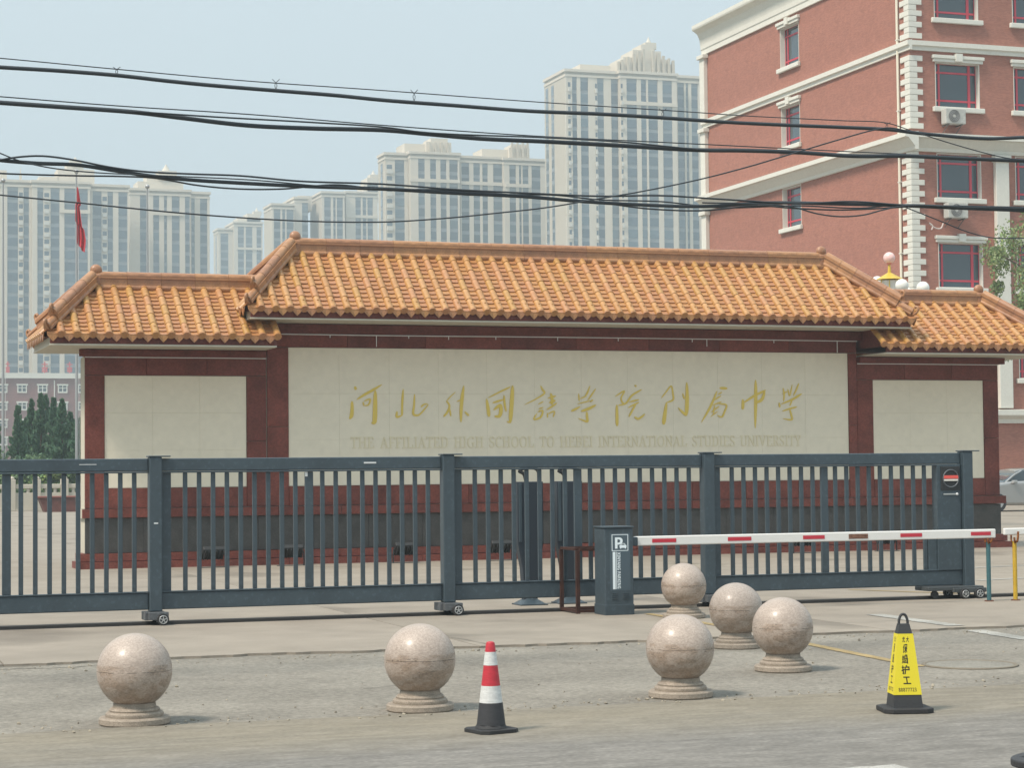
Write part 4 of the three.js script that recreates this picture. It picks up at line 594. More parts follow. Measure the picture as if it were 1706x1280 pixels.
// ------------------------------------------------------------------ brick teaching block behind the wall
const trimM = M(C(0.80, 0.79, 0.72), 0.7, { map: rep(plasterMap, 0.5) });
const brickFrontM = M(C(0.515, 0.222, 0.160), 0.85, { map: rep(brickMap, 1 / 2.4) });
const frameRedM = M(C(0.52, 0.045, 0.075), 0.5);
const paneM = new THREE.MeshPhysicalMaterial({ color: C(0.035, 0.055, 0.068), roughness: 0.06, metalness: 0.0, clearcoat: 1, clearcoatRoughness: 0.03 });
const BX = 45.07, BZ = -78, BX1 = 72, BZ1 = -99.4, BTOP = 24.9;
{
  const o = thing('brick_building', 'red brick school block with white quoins, cornices and red window frames', 'building', [BX, 0, BZ]);
  // walls with real openings: front (facing the road) and gable
  const wins = [5.40, 9.30, 13.18, 17.13, 21.0], WH = 1.95, WX = [0, 1, 2, 3, 4, 5].map((k) => 46.30 + 3.9 * k), WW = 2.19, GZ0 = -90.32, GZ1 = -88.34;
  const hole = (s, x0, x1, y0, y1) => { const h = new THREE.Path(); h.moveTo(x0, y0); h.lineTo(x1, y0); h.lineTo(x1, y1); h.lineTo(x0, y1); h.closePath(); s.holes.push(h); };
  const rect = (x0, x1, y0, y1) => { const s = new THREE.Shape(); s.moveTo(x0, y0); s.lineTo(x1, y0); s.lineTo(x1, y1); s.lineTo(x0, y1); s.closePath(); return s; };
  const f = rect(BX, BX1, 0, 24.6); for (const y of wins) for (const x of WX) hole(f, x, x + WW, y, y + WH);
  partW(o, 'front_wall', metric(new THREE.ExtrudeGeometry(f, { depth: 0.35, bevelEnabled: false }).translate(0, 0, BZ - 0.35)), brickFrontM);
  const gb = rect(-BZ + 0.352, -BZ1, 0, 24.6); for (const y of wins) hole(gb, -GZ1, -GZ0, y, y + WH);
  partW(o, 'gable_wall', metric(new THREE.ExtrudeGeometry(gb, { depth: 0.35, bevelEnabled: false }).rotateY(Math.PI / 2).translate(BX, 0, 0)), brickFrontM);
  partW(o, 'core', bb(BX + 0.6, BX1 - 0.1, 0, 24.5, BZ1 + 0.1, BZ - 0.8), M(C(0.07, 0.07, 0.075), 0.9));
  partW(o, 'roof_deck', metric(bb(BX + 0.1, BX1, 24.62, 24.85, BZ1 + 0.1, BZ - 0.1)), trimM);
  // a band that wraps both faces: profile (out, y)
  const band = (name, prof) => {
    const s = new THREE.Shape(); prof.forEach(([a, y], i) => i ? s.lineTo(a, y) : s.moveTo(a, y)); const mx = Math.max(...prof.map((q) => q[0]));
    partW(o, name, metric(new THREE.ExtrudeGeometry(s, { depth: BX1 - BX - 0.021, bevelEnabled: false }).applyMatrix4(new THREE.Matrix4().set(0, 0, -1, BX1, 0, 1, 0, 0, 1, 0, 0, BZ, 0, 0, 0, 1))), trimM);
    partW(o, name, metric(new THREE.ExtrudeGeometry(s, { depth: BZ - BZ1 + mx, bevelEnabled: false }).applyMatrix4(new THREE.Matrix4().set(-1, 0, 0, BX, 0, 1, 0, 0, 0, 0, -1, BZ + mx, 0, 0, 0, 1))), trimM);
  };
  band('string_course', [[-0.02, 19.53], [0.10, 19.53], [0.10, 19.69], [0.14, 19.71], [0.20, 19.73], [0.20, 19.93], [-0.02, 19.96]]);
  band('middle_cornice', [[-0.02, 15.15], [0.12, 15.15], [0.16, 15.30], [0.20, 15.34], [0.42, 15.60], [0.48, 15.66], [0.62, 15.68], [0.62, 15.88], [-0.02, 15.93]]);
  band('lower_cornice', [[-0.02, 3.45], [0.14, 3.45], [0.18, 3.62], [0.34, 3.74], [0.40, 3.80], [0.40, 4.02], [-0.02, 4.06]]);
  band('top_cornice', [[-0.02, 23.42], [0.10, 23.42], [0.10, 23.66], [0.14, 23.72], [0.15, 23.95], [0.20, 24.25], [0.32, 24.52], [0.50, 24.66], [0.60, 24.70], [0.63, 24.78], [0.63, 24.96], [-0.02, 25.02]]);
  // corner quoins, long and short
  const long = rb(-0.06, 0.60, 0, 0.232, -0.72, 0.06, 0.015), short = rb(-0.055, 0.34, 0, 0.232, -0.36, 0.055, 0.015), far = rb(-0.055, 0.3, 0, 0.232, -0.30, 0.30, 0.015), far2 = rb(-0.055, 0.3, 0, 0.232, -0.18, 0.30, 0.015);
  for (let i = 0, y = 0.0; y < 23.2; i++, y += 0.2445) {
    if ((y > 3.2 && y < 4.06) || (y > 14.92 && y < 15.93) || (y > 19.3 && y < 19.96)) continue;
    const m = part(o, 'quoin', i & 1 ? short : long, trimM); m.position.set(0, y, 0);
  }
  partW(o, 'pilaster', metric([rb(BX - 0.22, BX - 0.002, 4.1, 15.13, BZ1 - 0.02, BZ1 + 0.55, 0.02), rb(BX - 0.22, BX - 0.002, 15.95, 19.51, BZ1 - 0.02, BZ1 + 0.55, 0.02), rb(BX - 0.22, BX - 0.002, 19.98, 23.40, BZ1 - 0.02, BZ1 + 0.55, 0.02)].map((g) => g.index ? g.toNonIndexed() : g).reduce((a, b) => mergeGeometries([a, b]))), trimM);
  for (const y of [23.18, 19.28, 14.9]) partW(o, 'pilaster_cap', rb(BX - 0.34, BX - 0.004, y, y + 0.2, BZ1 - 0.12, BZ1 + 0.68, 0.02), trimM);
  for (const [x, a, b] of [[49.09, 4.10, 15.13], [56.9, 4.10, 15.13]]) { const p = partW(o, 'pilaster', metric(rb(x, x + 0.66, a, b, BZ + 0.002, BZ + 0.24, 0.03)), trimM); partW(p, 'capital', rb(x - 0.08, x + 0.74, b - 0.32, b - 0.02, BZ + 0.003, BZ + 0.33, 0.03), trimM); }
  partW(o, 'drain_pipe', [cyl(0.062, 0.062, 24, 12).translate(BX - 0.09, 0, -78.86)], M(C(0.70, 0.66, 0.54), 0.5));
  for (let y = 1.5; y < 24; y += 3.1) partW(o, 'pipe_clamp', rb(BX - 0.16, BX - 0.004, y, y + 0.05, -78.945, -78.775, 0.01), trimM);
  // windows: white surround, red bars, panes
  const surround = (name, x0, x1, y0, y1, toW, noHead) => {
    const T = (g) => metric(g.toNonIndexed().applyMatrix4(toW));
    const w = partW(o, name, T(mergeGeometries([bb(x0 + 0.001, x0 + 0.03, y0 + 0.031, y1 - 0.031, -0.34, 0.012), bb(x1 - 0.03, x1 - 0.001, y0 + 0.031, y1 - 0.031, -0.34, 0.012), bb(x0 + 0.001, x1 - 0.001, y0 + 0.001, y0 + 0.03, -0.34, 0.010), bb(x0 + 0.001, x1 - 0.001, y1 - 0.03, y1 - 0.001, -0.34, 0.010)])), trimM);
    partW(w, 'sill', T(rb(x0 - 0.17, x1 + 0.17, y0 - 0.22, y0 - 0.004, 0.013, 0.17, 0.03)), trimM);
    if (!noHead) partW(w, 'head', T(mergeGeometries([rb(x0 - 0.13, x1 + 0.13, y1 + 0.004, y1 + 0.14, 0.013, 0.12, 0.01), rb(x0 - 0.18, x1 + 0.18, y1 + 0.142, y1 + 0.29, 0.013, 0.18, 0.02), rb((x0 + x1) / 2 - 0.17, (x0 + x1) / 2 + 0.17, y1 + 0.03, y1 + 0.38, 0.014, 0.22, 0.01)])), trimM);
    const W = x1 - x0, a = x0 + W * 0.15, b = x0 + W * 0.83, ya = y0 + 0.33, yb = y1 - 0.40, d0 = -0.315, d1 = -0.255;
    partW(w, 'sash', T(mergeGeometries([[a - 0.045, a + 0.045, y0, y1, 0], [b - 0.06, b + 0.06, y0, y1, 0], [x0, x1, ya - 0.04, ya + 0.04, 0.002], [x0, x1, yb - 0.04, yb + 0.04, 0.002], [x0, x0 + 0.05, y0, y1, 0.004], [x1 - 0.05, x1, y0, y1, 0.004], [x0, x1, y0, y0 + 0.04, 0.006], [x0, x1, y1 - 0.04, y1, 0.006]].map(([p, q, r, s, e]) => bb(p, q, r, s, d0 + e, d1 + e)))), frameRedM);
    const cells = [[x0, a, y0, ya], [a, b, y0, ya], [b, x1, y0, ya], [x0, a, ya, yb], [a, b, ya, yb], [b, x1, ya, yb], [x0, a, yb, y1], [a, b, yb, y1], [b, x1, yb, y1]];
    cells.forEach(([p, q, r, s]) => partW(w, 'pane', T(bb(p + 0.01, q - 0.01, r + 0.01, s - 0.01, -0.30, -0.285)), paneM));
  };
  const toF = new THREE.Matrix4().makeTranslation(0, 0, BZ), toG = new THREE.Matrix4().set(0, 0, -1, BX, 0, 1, 0, 0, 1, 0, 0, 0, 0, 0, 0, 1);
  for (const y of wins) { for (const x of WX.slice(0, 3)) surround('window', x, x + WW, y, y + WH, toF, y === 13.18); surround('window', GZ0, GZ1, y, y + WH, toG, y === 13.18); }
}
function acUnit(x, y, label) {
  const o = thing('air_conditioner', label, 'air conditioner', [x, y, BZ + 0.06], 'outdoor air conditioner units'), w = M(C(0.62, 0.62, 0.57), 0.5, { map: rep(metalMap, 1.5) });
  part(o, 'case', metric(rb(0, 0.98, 0, 0.66, 0.12, 0.50, 0.03)), w); part(o, 'side_cover', rb(-0.002, 0.06, 0.02, 0.64, 0.10, 0.48, 0.02), M(C(0.45, 0.46, 0.43), 0.6));
  const f = part(o, 'fan_grille', [0.27, 0.21, 0.15, 0.09].map((r) => new THREE.TorusGeometry(r, 0.012, 6, 40).translate(0.40, 0.33, 0.515)), M(C(0.30, 0.30, 0.29), 0.5));
  part(f, 'fan_well', new THREE.CircleGeometry(0.265, 36).translate(0.40, 0.33, 0.503), M(C(0.17, 0.17, 0.165), 0.7)); part(f, 'hub', new THREE.CylinderGeometry(0.065, 0.065, 0.02, 20).rotateX(Math.PI / 2).translate(0.40, 0.33, 0.515), w);
  part(o, 'bracket', [bb(0.12, 0.17, -0.05, -0.002, -0.06, 0.50), bb(0.78, 0.83, -0.05, -0.002, -0.06, 0.50), tube([[0.145, -0.04, 0.42], [0.145, -0.34, -0.05]], 0.02, 4, 6), tube([[0.80, -0.04, 0.42], [0.80, -0.34, -0.05]], 0.02, 4, 6)], M(C(0.12, 0.11, 0.10), 0.8));
  return o;
}
acUnit(46.47, 16.33, 'white air conditioner unit under the window just above the middle cornice');
const ac2 = acUnit(46.50, 12.26, 'white air conditioner unit just below the middle cornice window, with a loose hose');
part(ac2, 'hose', tube([[-0.02, -0.2, 0.1], [-0.15, -0.42, 0.1], [-0.45, -0.40, 0.1], [-0.72, -0.2, 0.1], [-0.55, -0.34, 0.12], [-0.6, -0.5, 0.1]], 0.03, 40, 6), M(C(0.60, 0.52, 0.48), 0.7));
acUnit(46.55, 8.38, 'white air conditioner unit almost hidden behind the right roof ridge');
// ------------------------------------------------------------------ apartment towers in the haze
const towerWallM = M(C(0.56, 0.50, 0.405), 0.85, { map: rep(plasterMap, 1 / 9) }), towerTrimM = M(C(0.60, 0.54, 0.445), 0.85), spandrelM = M(C(0.20, 0.23, 0.25), 0.6);
const tGlass = [[0.055, 0.085, 0.115], [0.075, 0.115, 0.145], [0.045, 0.07, 0.095]].map((c) => new THREE.MeshPhysicalMaterial({ color: C(...c), roughness: 0.12, clearcoat: 1, clearcoatRoughness: 0.1 }));
const balconyM = M(C(0.55, 0.54, 0.49), 0.85);
const FLOOR = 3.0;
const winCache = new Map();
// masses: x0,x1,top in photo pixels on the plane z; bays: glazed strips [x0,x1], 'k' strips carry air-conditioner ledges; bar: height of a cross band
function tower(label, z, masses, crowns, group) {
  const c0 = U((masses[0].x0 + masses[masses.length - 1].x1) / 2, 700, z), o = thing('apartment_tower', label, 'apartment building', [c0.x, 0, z], group), r = rng(Math.round(c0.x * 10));
  for (const m of masses) {
    const zf = z + (m.out || 0), X = (px) => U(px, 420, zf).x, xa = X(m.x0), xb = X(m.x1), yt = U((m.x0 + m.x1) / 2, m.top, zf).y, depth = m.depth || 16, ymin = m.ymin !== undefined ? U(m.x0, m.ymin, zf).y : 20;
    const body = partW(o, 'body', metric(bb(xa, xb, 0, yt, zf - depth, zf - 0.35)), towerWallM);
    partW(body, 'parapet', metric([bb(xa - 0.35, xb + 0.35, yt - 0.1, yt + 0.55, zf - depth - 0.2, zf + 0.30), bb(xa - 0.15, xb + 0.15, yt - 1.3, yt - 0.75, zf - depth, zf + 0.12)].reduce((a, b) => mergeGeometries([a, b]))), towerTrimM);
    const bays = m.bays.slice().sort((a, b) => a[0] - b[0]); let px = m.x0;
    const top = yt - 2.0, base = Math.max(0, ymin - 2 * FLOOR);
    const pier = (a, b) => { if (b - a > 0.25) partW(body, 'pier', metric(bb(X(a) + 0.001, X(b) - 0.001, base, yt - 1.32, zf - 0.34, zf)), towerTrimM); };
    for (const [a, b, kind] of bays) {
      pier(px, a); px = b; const ax = X(a), bx = X(b), w = bx - ax;
      if (kind === 'k') {
        partW(body, 'ledge_strip', metric(bb(ax + 0.002, bx - 0.002, base, yt - 1.32, zf - 0.345, zf - 0.06)), towerTrimM);
        for (let y = top - FLOOR; y > base; y -= FLOOR) { const k = partW(body, 'ledge', bb(ax + w * 0.12, bx - w * 0.12, y, y + 0.9, zf - 0.055, zf + 0.45), balconyM); partW(body, 'grille', bb(ax + w * 0.14, bx - w * 0.14, y + 1.2, y + 2.3, zf - 0.055, zf - 0.02), tGlass[0]); }
        continue;
      }
      partW(body, 'spandrel_strip', bb(ax + 0.002, bx - 0.002, base, yt - 1.32, zf - 0.345, zf - 0.22), spandrelM);
      const n = w > 3.2 ? 2 : 1, ww = (w - 0.1) / n, key = ww.toFixed(2); if (!winCache.has(key)) winCache.set(key, bb(-ww / 2 + 0.05, ww / 2 - 0.05, 0, 2.05, 0, 0.06));
      for (let y = top - FLOOR; y > base; y -= FLOOR) for (let q = 0; q < n; q++) {
        const g = part(body, 'window', winCache.get(key), tGlass[Math.floor(r() * 3)]); g.position.copy(body.worldToLocal(new THREE.Vector3(ax + 0.05 + ww * (q + 0.5), y + 0.55, zf - 0.21)));
      }
    }
    pier(px, m.x1);
    if (m.bar) for (const [a, b, y] of m.bar) { const yy = U(a, y, zf).y; partW(body, 'cross_band', metric(bb(X(a), X(b), yy - 0.9, yy, zf + 0.002, zf + 0.35)), towerTrimM); }
    for (const [py] of m.side || []) partW(body, 'side_band', bb(xa - 0.2, xa - 0.002, U(m.x0, py, zf).y - 0.6, U(m.x0, py, zf).y, zf - depth, zf - 0.4), towerTrimM);
    if (m.sideBays) for (const t of m.sideBays) { partW(body, 'side_strip', bb(xa - 0.05, xa - 0.002, base, yt - 2, zf - t - 1.8, zf - t), spandrelM); for (let y = top - FLOOR; y > base; y -= FLOOR) partW(body, 'side_window', bb(xa - 0.10, xa - 0.052, y + 0.55, y + 2.6, zf - t - 1.7, zf - t - 0.1), tGlass[1]); }
  }
  for (const [a, b, t, h, d = 8, off = 4] of crowns) { const p = U(a, t, z - off), q = U(b, t, z - off), yb = U((a + b) / 2, h, z - off).y; partW(o, 'crown_block', metric(bb(p.x, q.x, yb - 3, p.y, z - off - d, z - off)), towerTrimM); }
  return o;
}
function spire(o, px, t, h, z, w = 1.2) { const p = U(px, t, z - 6), y0 = U(px, h, z - 6).y; partW(o, 'spire', [new THREE.CylinderGeometry(0.06, w * 0.3, (p.y - y0) * 0.55, 8).translate(p.x, y0 + (p.y - y0) * 0.725, z - 6), new THREE.BoxGeometry(w, (p.y - y0) * 0.5, w).translate(p.x, y0 + (p.y - y0) * 0.25, z - 6)], towerTrimM); }
const TG = 'apartment towers in the haze';
const t1 = tower('broad pale apartment tower behind the red flag, left of the middle gap', -540, [
  { x0: -60, x1: 53, top: 302, ymin: 625, bays: [[-44, -28], [-16, -2], [13, 31], [31, 40, 'k'], [40, 49]], sideBays: [] },
  { x0: 54.5, x1: 151, top: 305, ymin: 625, out: 2, bays: [[63, 73], [73, 84, 'k'], [85, 100], [108, 127], [130, 147]], bar: [[100, 151, 349]] },
  { x0: 151.5, x1: 215, top: 311, ymin: 480, bays: [[155, 170], [170, 180, 'k'], [180, 189], [198, 213]] }],
[[-40, 12, 282, 302], [97, 158, 281, 304], [66, 98, 294, 305], [112, 140, 272, 282, 5, 5]], TG); spire(t1, 126, 262, 275, -540, 3); spire(t1, -20, 255, 285, -540, 3); spire(t1, 35, 280, 302, -540, 0.6);
const t2 = tower('pale apartment tower right of the flagpoles, ending at the sky gap', -560, [
  { x0: 217, x1: 318, top: 318, ymin: 480, out: 1.5, bays: [[234, 245], [256, 266], [274, 279], [287, 300], [309, 317]], bar: [[256, 306, 353]] },
  { x0: 318.5, x1: 350, top: 323, ymin: 480, bays: [[319.5, 325], [334, 346]] }],
[[230, 306, 302, 318], [245, 292, 292, 304, 6, 5]], TG); spire(t2, 277, 274, 300, -560, 5);
const t3 = tower('small far apartment tower, faintest, at the right of the sky gap', -760, [
  { x0: 364, x1: 390, top: 383, ymin: 480, bays: [[368, 381]], depth: 9, sideBays: [3] }, { x0: 390.5, x1: 438, top: 372, ymin: 480, out: 2, bays: [[397, 407], [410, 421], [428, 436]], bar: [[394, 438, 412]] }],
[[396, 436, 363, 372], [412, 434, 356, 364]], TG); spire(t3, 428, 346, 360, -760, 3);
const t4 = tower('stepped pale apartment tower left of the twin-crowned slab', -640, [
  { x0: 454, x1: 491, top: 342, ymin: 480, out: 3, bays: [[457, 468], [471, 476], [478, 490]], depth: 12 }, { x0: 491.5, x1: 514, top: 331, ymin: 480, bays: [[504, 514]] },
  { x0: 537, x1: 575, top: 322, ymin: 480, out: 3, bays: [[541, 552], [556, 560], [562, 572]], depth: 16, bar: [] }, { x0: 577, x1: 630, top: 322, ymin: 480, out: 1, bays: [[593, 602], [605, 611], [613, 622]], bar: [[577, 630, 358]] }],
[[497, 520, 326, 336], [606, 630, 306, 322], [612, 630, 296, 308]], TG); spire(t4, 622, 284, 300, -640, 3);
const t5 = tower('wide pale apartment slab with two ribbed crowns, centre of the skyline', -520, [
  { x0: 643, x1: 681, top: 258, ymin: 440, bays: [[644, 656, 'k'], [659, 675]], depth: 7, sideBays: [2.5] },
  { x0: 685, x1: 767, top: 257, ymin: 440, out: 2, depth: 12, bays: [[698, 709], [718, 728], [735, 745], [750, 764]], bar: [[684, 767, 297]] },
  { x0: 768, x1: 840, top: 264, ymin: 440, out: 1, bays: [[770, 783], [790, 801], [805, 814], [823, 838]], bar: [[768, 840, 302]] },
  { x0: 841, x1: 940, top: 268, ymin: 440, out: 2, bays: [[850, 861], [866, 870], [872, 882], [887, 902], [910, 922]], bar: [[843, 885, 306]] }],
[[674, 708, 239, 258], [710, 752, 236, 258, 8, 3], [718, 746, 230, 238, 7, 3.5], [803, 846, 248, 266], [848, 882, 246, 266, 8, 3], [854, 878, 240, 248, 7, 3.5], [750, 768, 254, 260]], TG);
for (const x of [716, 726, 736, 746, 853, 862, 871, 879]) { const p = U(x, 244, -522.6); partW(t5, 'crown_rib', bb(p.x - 0.25, p.x + 0.25, p.y - 3, p.y + 1, -522.9, -522.3), towerWallM); }
const t6 = tower('tallest apartment tower with a stepped spired crown, beside the brick gable', -470, [
  { x0: 945, x1: 1036, top: 121, ymin: 440, out: 2.5, depth: 15, sideBays: [8.2, 12.2], bays: [[948.5, 954, 'k'], [956, 964], [970, 983], [994, 998, 'k'], [998, 1009], [1021, 1036]], bar: [] },
  { x0: 1036.5, x1: 1131, top: 124, ymin: 440, out: 4, bays: [[1037, 1041, 'k'], [1047, 1064], [1071, 1080], [1083, 1099], [1107, 1123]], bar: [[1037, 1131, 168]] },
  { x0: 1131.5, x1: 1200, top: 131, ymin: 440, out: 2, bays: [[1132, 1143], [1146, 1150], [1155, 1166], [1172, 1186]] }],
[[966, 1017, 107, 122], [1028, 1124, 102, 125, 10, 3], [1038, 1116, 95, 104, 9, 3.4], [1054, 1101, 83, 97, 8, 3.8], [1068, 1090, 74, 85, 6, 4.2]], TG); spire(t6, 1080, 62, 84, -470, 3.0);
for (const x of [1030, 1036, 1046, 1056, 1064, 1072, 1088, 1096, 1105, 1114, 1121]) { const mid = 1 - Math.abs(x - 1077) / 50, p = U(x, 104 - mid * 24, -472.5); partW(t6, 'crown_rib', bb(p.x - 0.3, p.x + 0.3, p.y - 6, p.y, -472.85, -472.2), towerWallM); }
// ------------------------------------------------------------------ far red school block, conifers, flagpoles, balustrade
{
  const z = -390, o = thing('far_school_building', 'pinkish brick building with white windows behind the conifers', 'building', [U(60, 700, z).x, 0, z]);
  const X = (p) => U(p, 680, z).x, Y = (p) => U(70, p, z).y;
  const b = partW(o, 'wall', metric(bb(X(-60), X(230), 0, Y(628), z - 14, z)), M(C(0.34, 0.155, 0.14), 0.85, { map: rep(brickMap, 1 / 4) }));
  partW(b, 'parapet', metric(bb(X(-62), X(232), Y(628) - 0.3, Y(622), z - 14.3, z + 0.5)), trimM);
  partW(o, 'drain_pipe', bb(X(90.5), X(92), 0, Y(634), z + 0.01, z + 0.2), trimM);
  for (const py of [640, 669, 698, 727]) for (const px of [-3, 29.5, 63.5, 97, 130, 163]) {
    const x0 = X(px), x1 = X(px + 16), y1 = Y(py), y0 = Y(py + 15), w = partW(b, 'window', [bb(x0, x1, y0, y0 + 0.25, z + 0.01, z + 0.16), bb(x0 - 0.15, x1 + 0.15, y1 - 0.3, y1, z + 0.01, z + 0.25), bb(x0, x0 + 0.2, y0 + 0.251, y1 - 0.301, z + 0.01, z + 0.16), bb(x1 - 0.2, x1, y0 + 0.251, y1 - 0.301, z + 0.01, z + 0.16), bb((x0 + x1) / 2 - 0.09, (x0 + x1) / 2 + 0.09, y0 + 0.251, y1 - 0.301, z + 0.01, z + 0.14), bb(x0 + 0.201, x1 - 0.201, y1 - 0.8, y1 - 0.66, z + 0.012, z + 0.13)], trimM);
    partW(w, 'pane', bb(x0 + 0.15, x1 - 0.15, y0 + 0.2, y1 - 0.2, z + 0.002, z + 0.05), paneM);
  }
  const redSignM = M(C(0.55, 0.10, 0.11), 0.6);
  [[10, 17], [70, 80], [112, 121]].forEach(([a, c], i) => {
    const s = thing('roof_sign_character', ['faint red sign character on the far brick roof, beside the leftmost flagpole', 'faint red sign character on the far brick roof, over the tallest conifer', 'faint red sign character on the far brick roof, next to the flag\'s pole'][i], 'sign', [X((a + c) / 2), Y(622), z + 0.2], 'red roof sign characters'), w = X(c) - X(a), h = Y(603) - Y(622);
    part(s, 'strokes', [bb(-w / 2, w / 2, h * 0.72, h * 0.82, -0.1, 0.1), bb(-0.12, 0.12, 0.0, h, -0.12, 0.08), bb(-w / 2, w / 2, h * 0.42, h * 0.52, -0.1, 0.102), bb(-w * 0.4, -w * 0.4 + 0.22, h * 0.1, h * 0.42, -0.1, 0.1), bb(w * 0.4 - 0.22, w * 0.4, h * 0.1, h * 0.42, -0.1, 0.1), bb(-w / 2, w / 2, h * (0.05 + 0.06 * i), h * (0.13 + 0.06 * i), -0.1, 0.104)], redSignM);
  });
}
function leaves(n, place, size, r, tint) {                                  // many small leaf faces spread through a crown
  const pos = new Float32Array(n * 18), nor = new Float32Array(n * 18), col = new Float32Array(n * 18), p = new THREE.Vector3(), a = new THREE.Vector3(), b = new THREE.Vector3(), nn = new THREE.Vector3();
  for (let i = 0; i < n; i++) {
    const { at, along } = place(i); p.copy(at); a.copy(along || new THREE.Vector3(r() - 0.5, r() - 0.5, r() - 0.5)).normalize(); b.set(r() - 0.5, r() - 0.5, r() - 0.5).cross(a).normalize(); nn.crossVectors(a, b);
    const l = size * (0.6 + 0.8 * r()), w = l * 0.42, k = 0.7 + 0.6 * r(), t = [tint[0] * k * (0.9 + 0.3 * r()), tint[1] * k, tint[2] * k * (0.8 + 0.4 * r())];
    const v = [[0, -w], [0.5, -w], [1, 0], [0, -w], [1, 0], [0.3, w]].map(([s, q]) => p.clone().addScaledVector(a, s * l).addScaledVector(b, q));
    v.forEach((q, j) => { const o = i * 18 + j * 3; pos.set([q.x, q.y, q.z], o); nor.set([nn.x, nn.y, nn.z], o); col.set(t, o); });
  }
  const g = new THREE.BufferGeometry(); g.setAttribute('position', new THREE.BufferAttribute(pos, 3)); g.setAttribute('normal', new THREE.BufferAttribute(nor, 3)); g.setAttribute('color', new THREE.BufferAttribute(col, 3)); return g;
}
const leafM = new THREE.MeshStandardMaterial({ color: 0xffffff, vertexColors: true, roughness: 0.8, side: THREE.DoubleSide }), barkM = M(C(0.10, 0.075, 0.055), 0.95);
function conifer(px, topY, z, rad, label) {
  topY -= 5; rad *= 0.95;
  const top = U(px, topY, z), h = top.y, r = rng(Math.round(px * 13 + z)), o = thing('conifer', label, 'tree', [top.x, 0, z], 'conifers behind the balustrade');
  part(o, 'trunk', cyl(rad * 0.14, 0.02, h * 0.94, 8), barkM);
  const tips = []; for (let i = 0; i < 190; i++) { const t = Math.pow(r(), 0.8), a = r() * 6.283, R = rad * Math.pow(1 - t, 0.85) * (0.7 + 0.5 * r()); tips.push([t, a, R]); }
  part(o, 'crown', leaves(11000, () => { const [t, a, R] = tips[Math.floor(r() * tips.length)], f = Math.pow(r(), 0.5), y = h * (0.04 + 0.93 * t) + f * R * 0.8, rr = R * f + 0.01; const s = 0.09 * (1 - 0.7 * t); return { at: new THREE.Vector3(Math.cos(a) * rr + (r() - 0.5) * s, Math.min(h, y + (r() - 0.5) * s), Math.sin(a) * rr + (r() - 0.5) * s), along: new THREE.Vector3(Math.cos(a) * 0.5 + (r() - 0.5), 1.1, Math.sin(a) * 0.5 + (r() - 0.5)) }; }, 0.13, r, [0.085, 0.18, 0.10]), leafM);
}
[[-12, 668, -108, 1.0, 'dark conifer at the foot of the leftmost flagpole'], [31, 678, -104, 0.72, 'slim dark conifer standing a little apart from the clump'], [54, 668, -107, 0.75, 'dark conifer on the slim one\'s side of the clump'], [69, 658, -106, 0.80, 'tallest dark conifer in the clump'], [77, 661, -108, 0.7, 'dark conifer close against the tallest one'], [90, 664, -105, 0.75, 'dark conifer in the thick of the clump'], [104, 668, -103, 0.85, 'dark conifer of the clump beside the flagpole with the flag'], [118, 690, -106, 0.9, 'dark conifer half behind the flag\'s pole'], [132, 700, -102, 0.9, 'shorter dark conifer reaching behind the wall end'], [45, 700, -109, 0.9, 'dark conifer filling the gap behind the slim one']].forEach((a) => conifer(...a));
function shrub(px, topY, z, rad, tint, label) {
  const top = U(px, topY, z), r = rng(Math.round(px * 7 + 5)), h = top.y, o = thing('shrub', label, 'shrub', [top.x, 0, z], 'shrubs behind the balustrade'); part(o, 'stem', cyl(0.06, 0.03, h * 0.6, 6), barkM);
  const cl = []; for (let i = 0; i < 26; i++) { const a = r() * 6.28, e = r(), R = rad * Math.sqrt(r()); cl.push([Math.cos(a) * R, h * (0.15 + 0.72 * e * (1 - 0.35 * R / rad)), Math.sin(a) * R * 0.8, rad * (0.22 + 0.2 * r())]); }
  part(o, 'crown', leaves(2600, () => { const c = cl[Math.floor(r() * cl.length)], d = new THREE.Vector3(r() - 0.5, r() - 0.5, r() - 0.5).normalize().multiplyScalar(c[3] * Math.pow(r(), 0.4)); return { at: new THREE.Vector3(c[0] + d.x, Math.max(0.05, c[1] + d.y), c[2] + d.z) }; }, 0.15, r, tint), leafM);
}
[[-5, 732, -100.5, 1.3, [0.09, 0.16, 0.075], 'rounded green shrub under the leftmost flagpole'], [26, 728, -100, 1.3, [0.09, 0.165, 0.08], 'green shrub below the slim conifer'], [50, 733, -99.5, 1.2, [0.095, 0.17, 0.08], 'green shrub in front of the conifer clump'], [76, 744, -99.2, 1.1, [0.10, 0.175, 0.08], 'green shrub before the tallest conifer'], [99, 752, -99, 1.0, [0.19, 0.27, 0.08], 'bright yellow-green shrub near the flag\'s pole'], [130, 760, -98.8, 1.1, [0.07, 0.125, 0.045], 'green shrub tucked behind the wall end'], [10, 776, -98.2, 0.9, [0.10, 0.16, 0.06], 'low pale green shrub against the balustrade'], [60, 780, -98.0, 0.9, [0.10, 0.165, 0.06], 'low pale green shrub above the red planter side']].forEach((a) => shrub(...a));
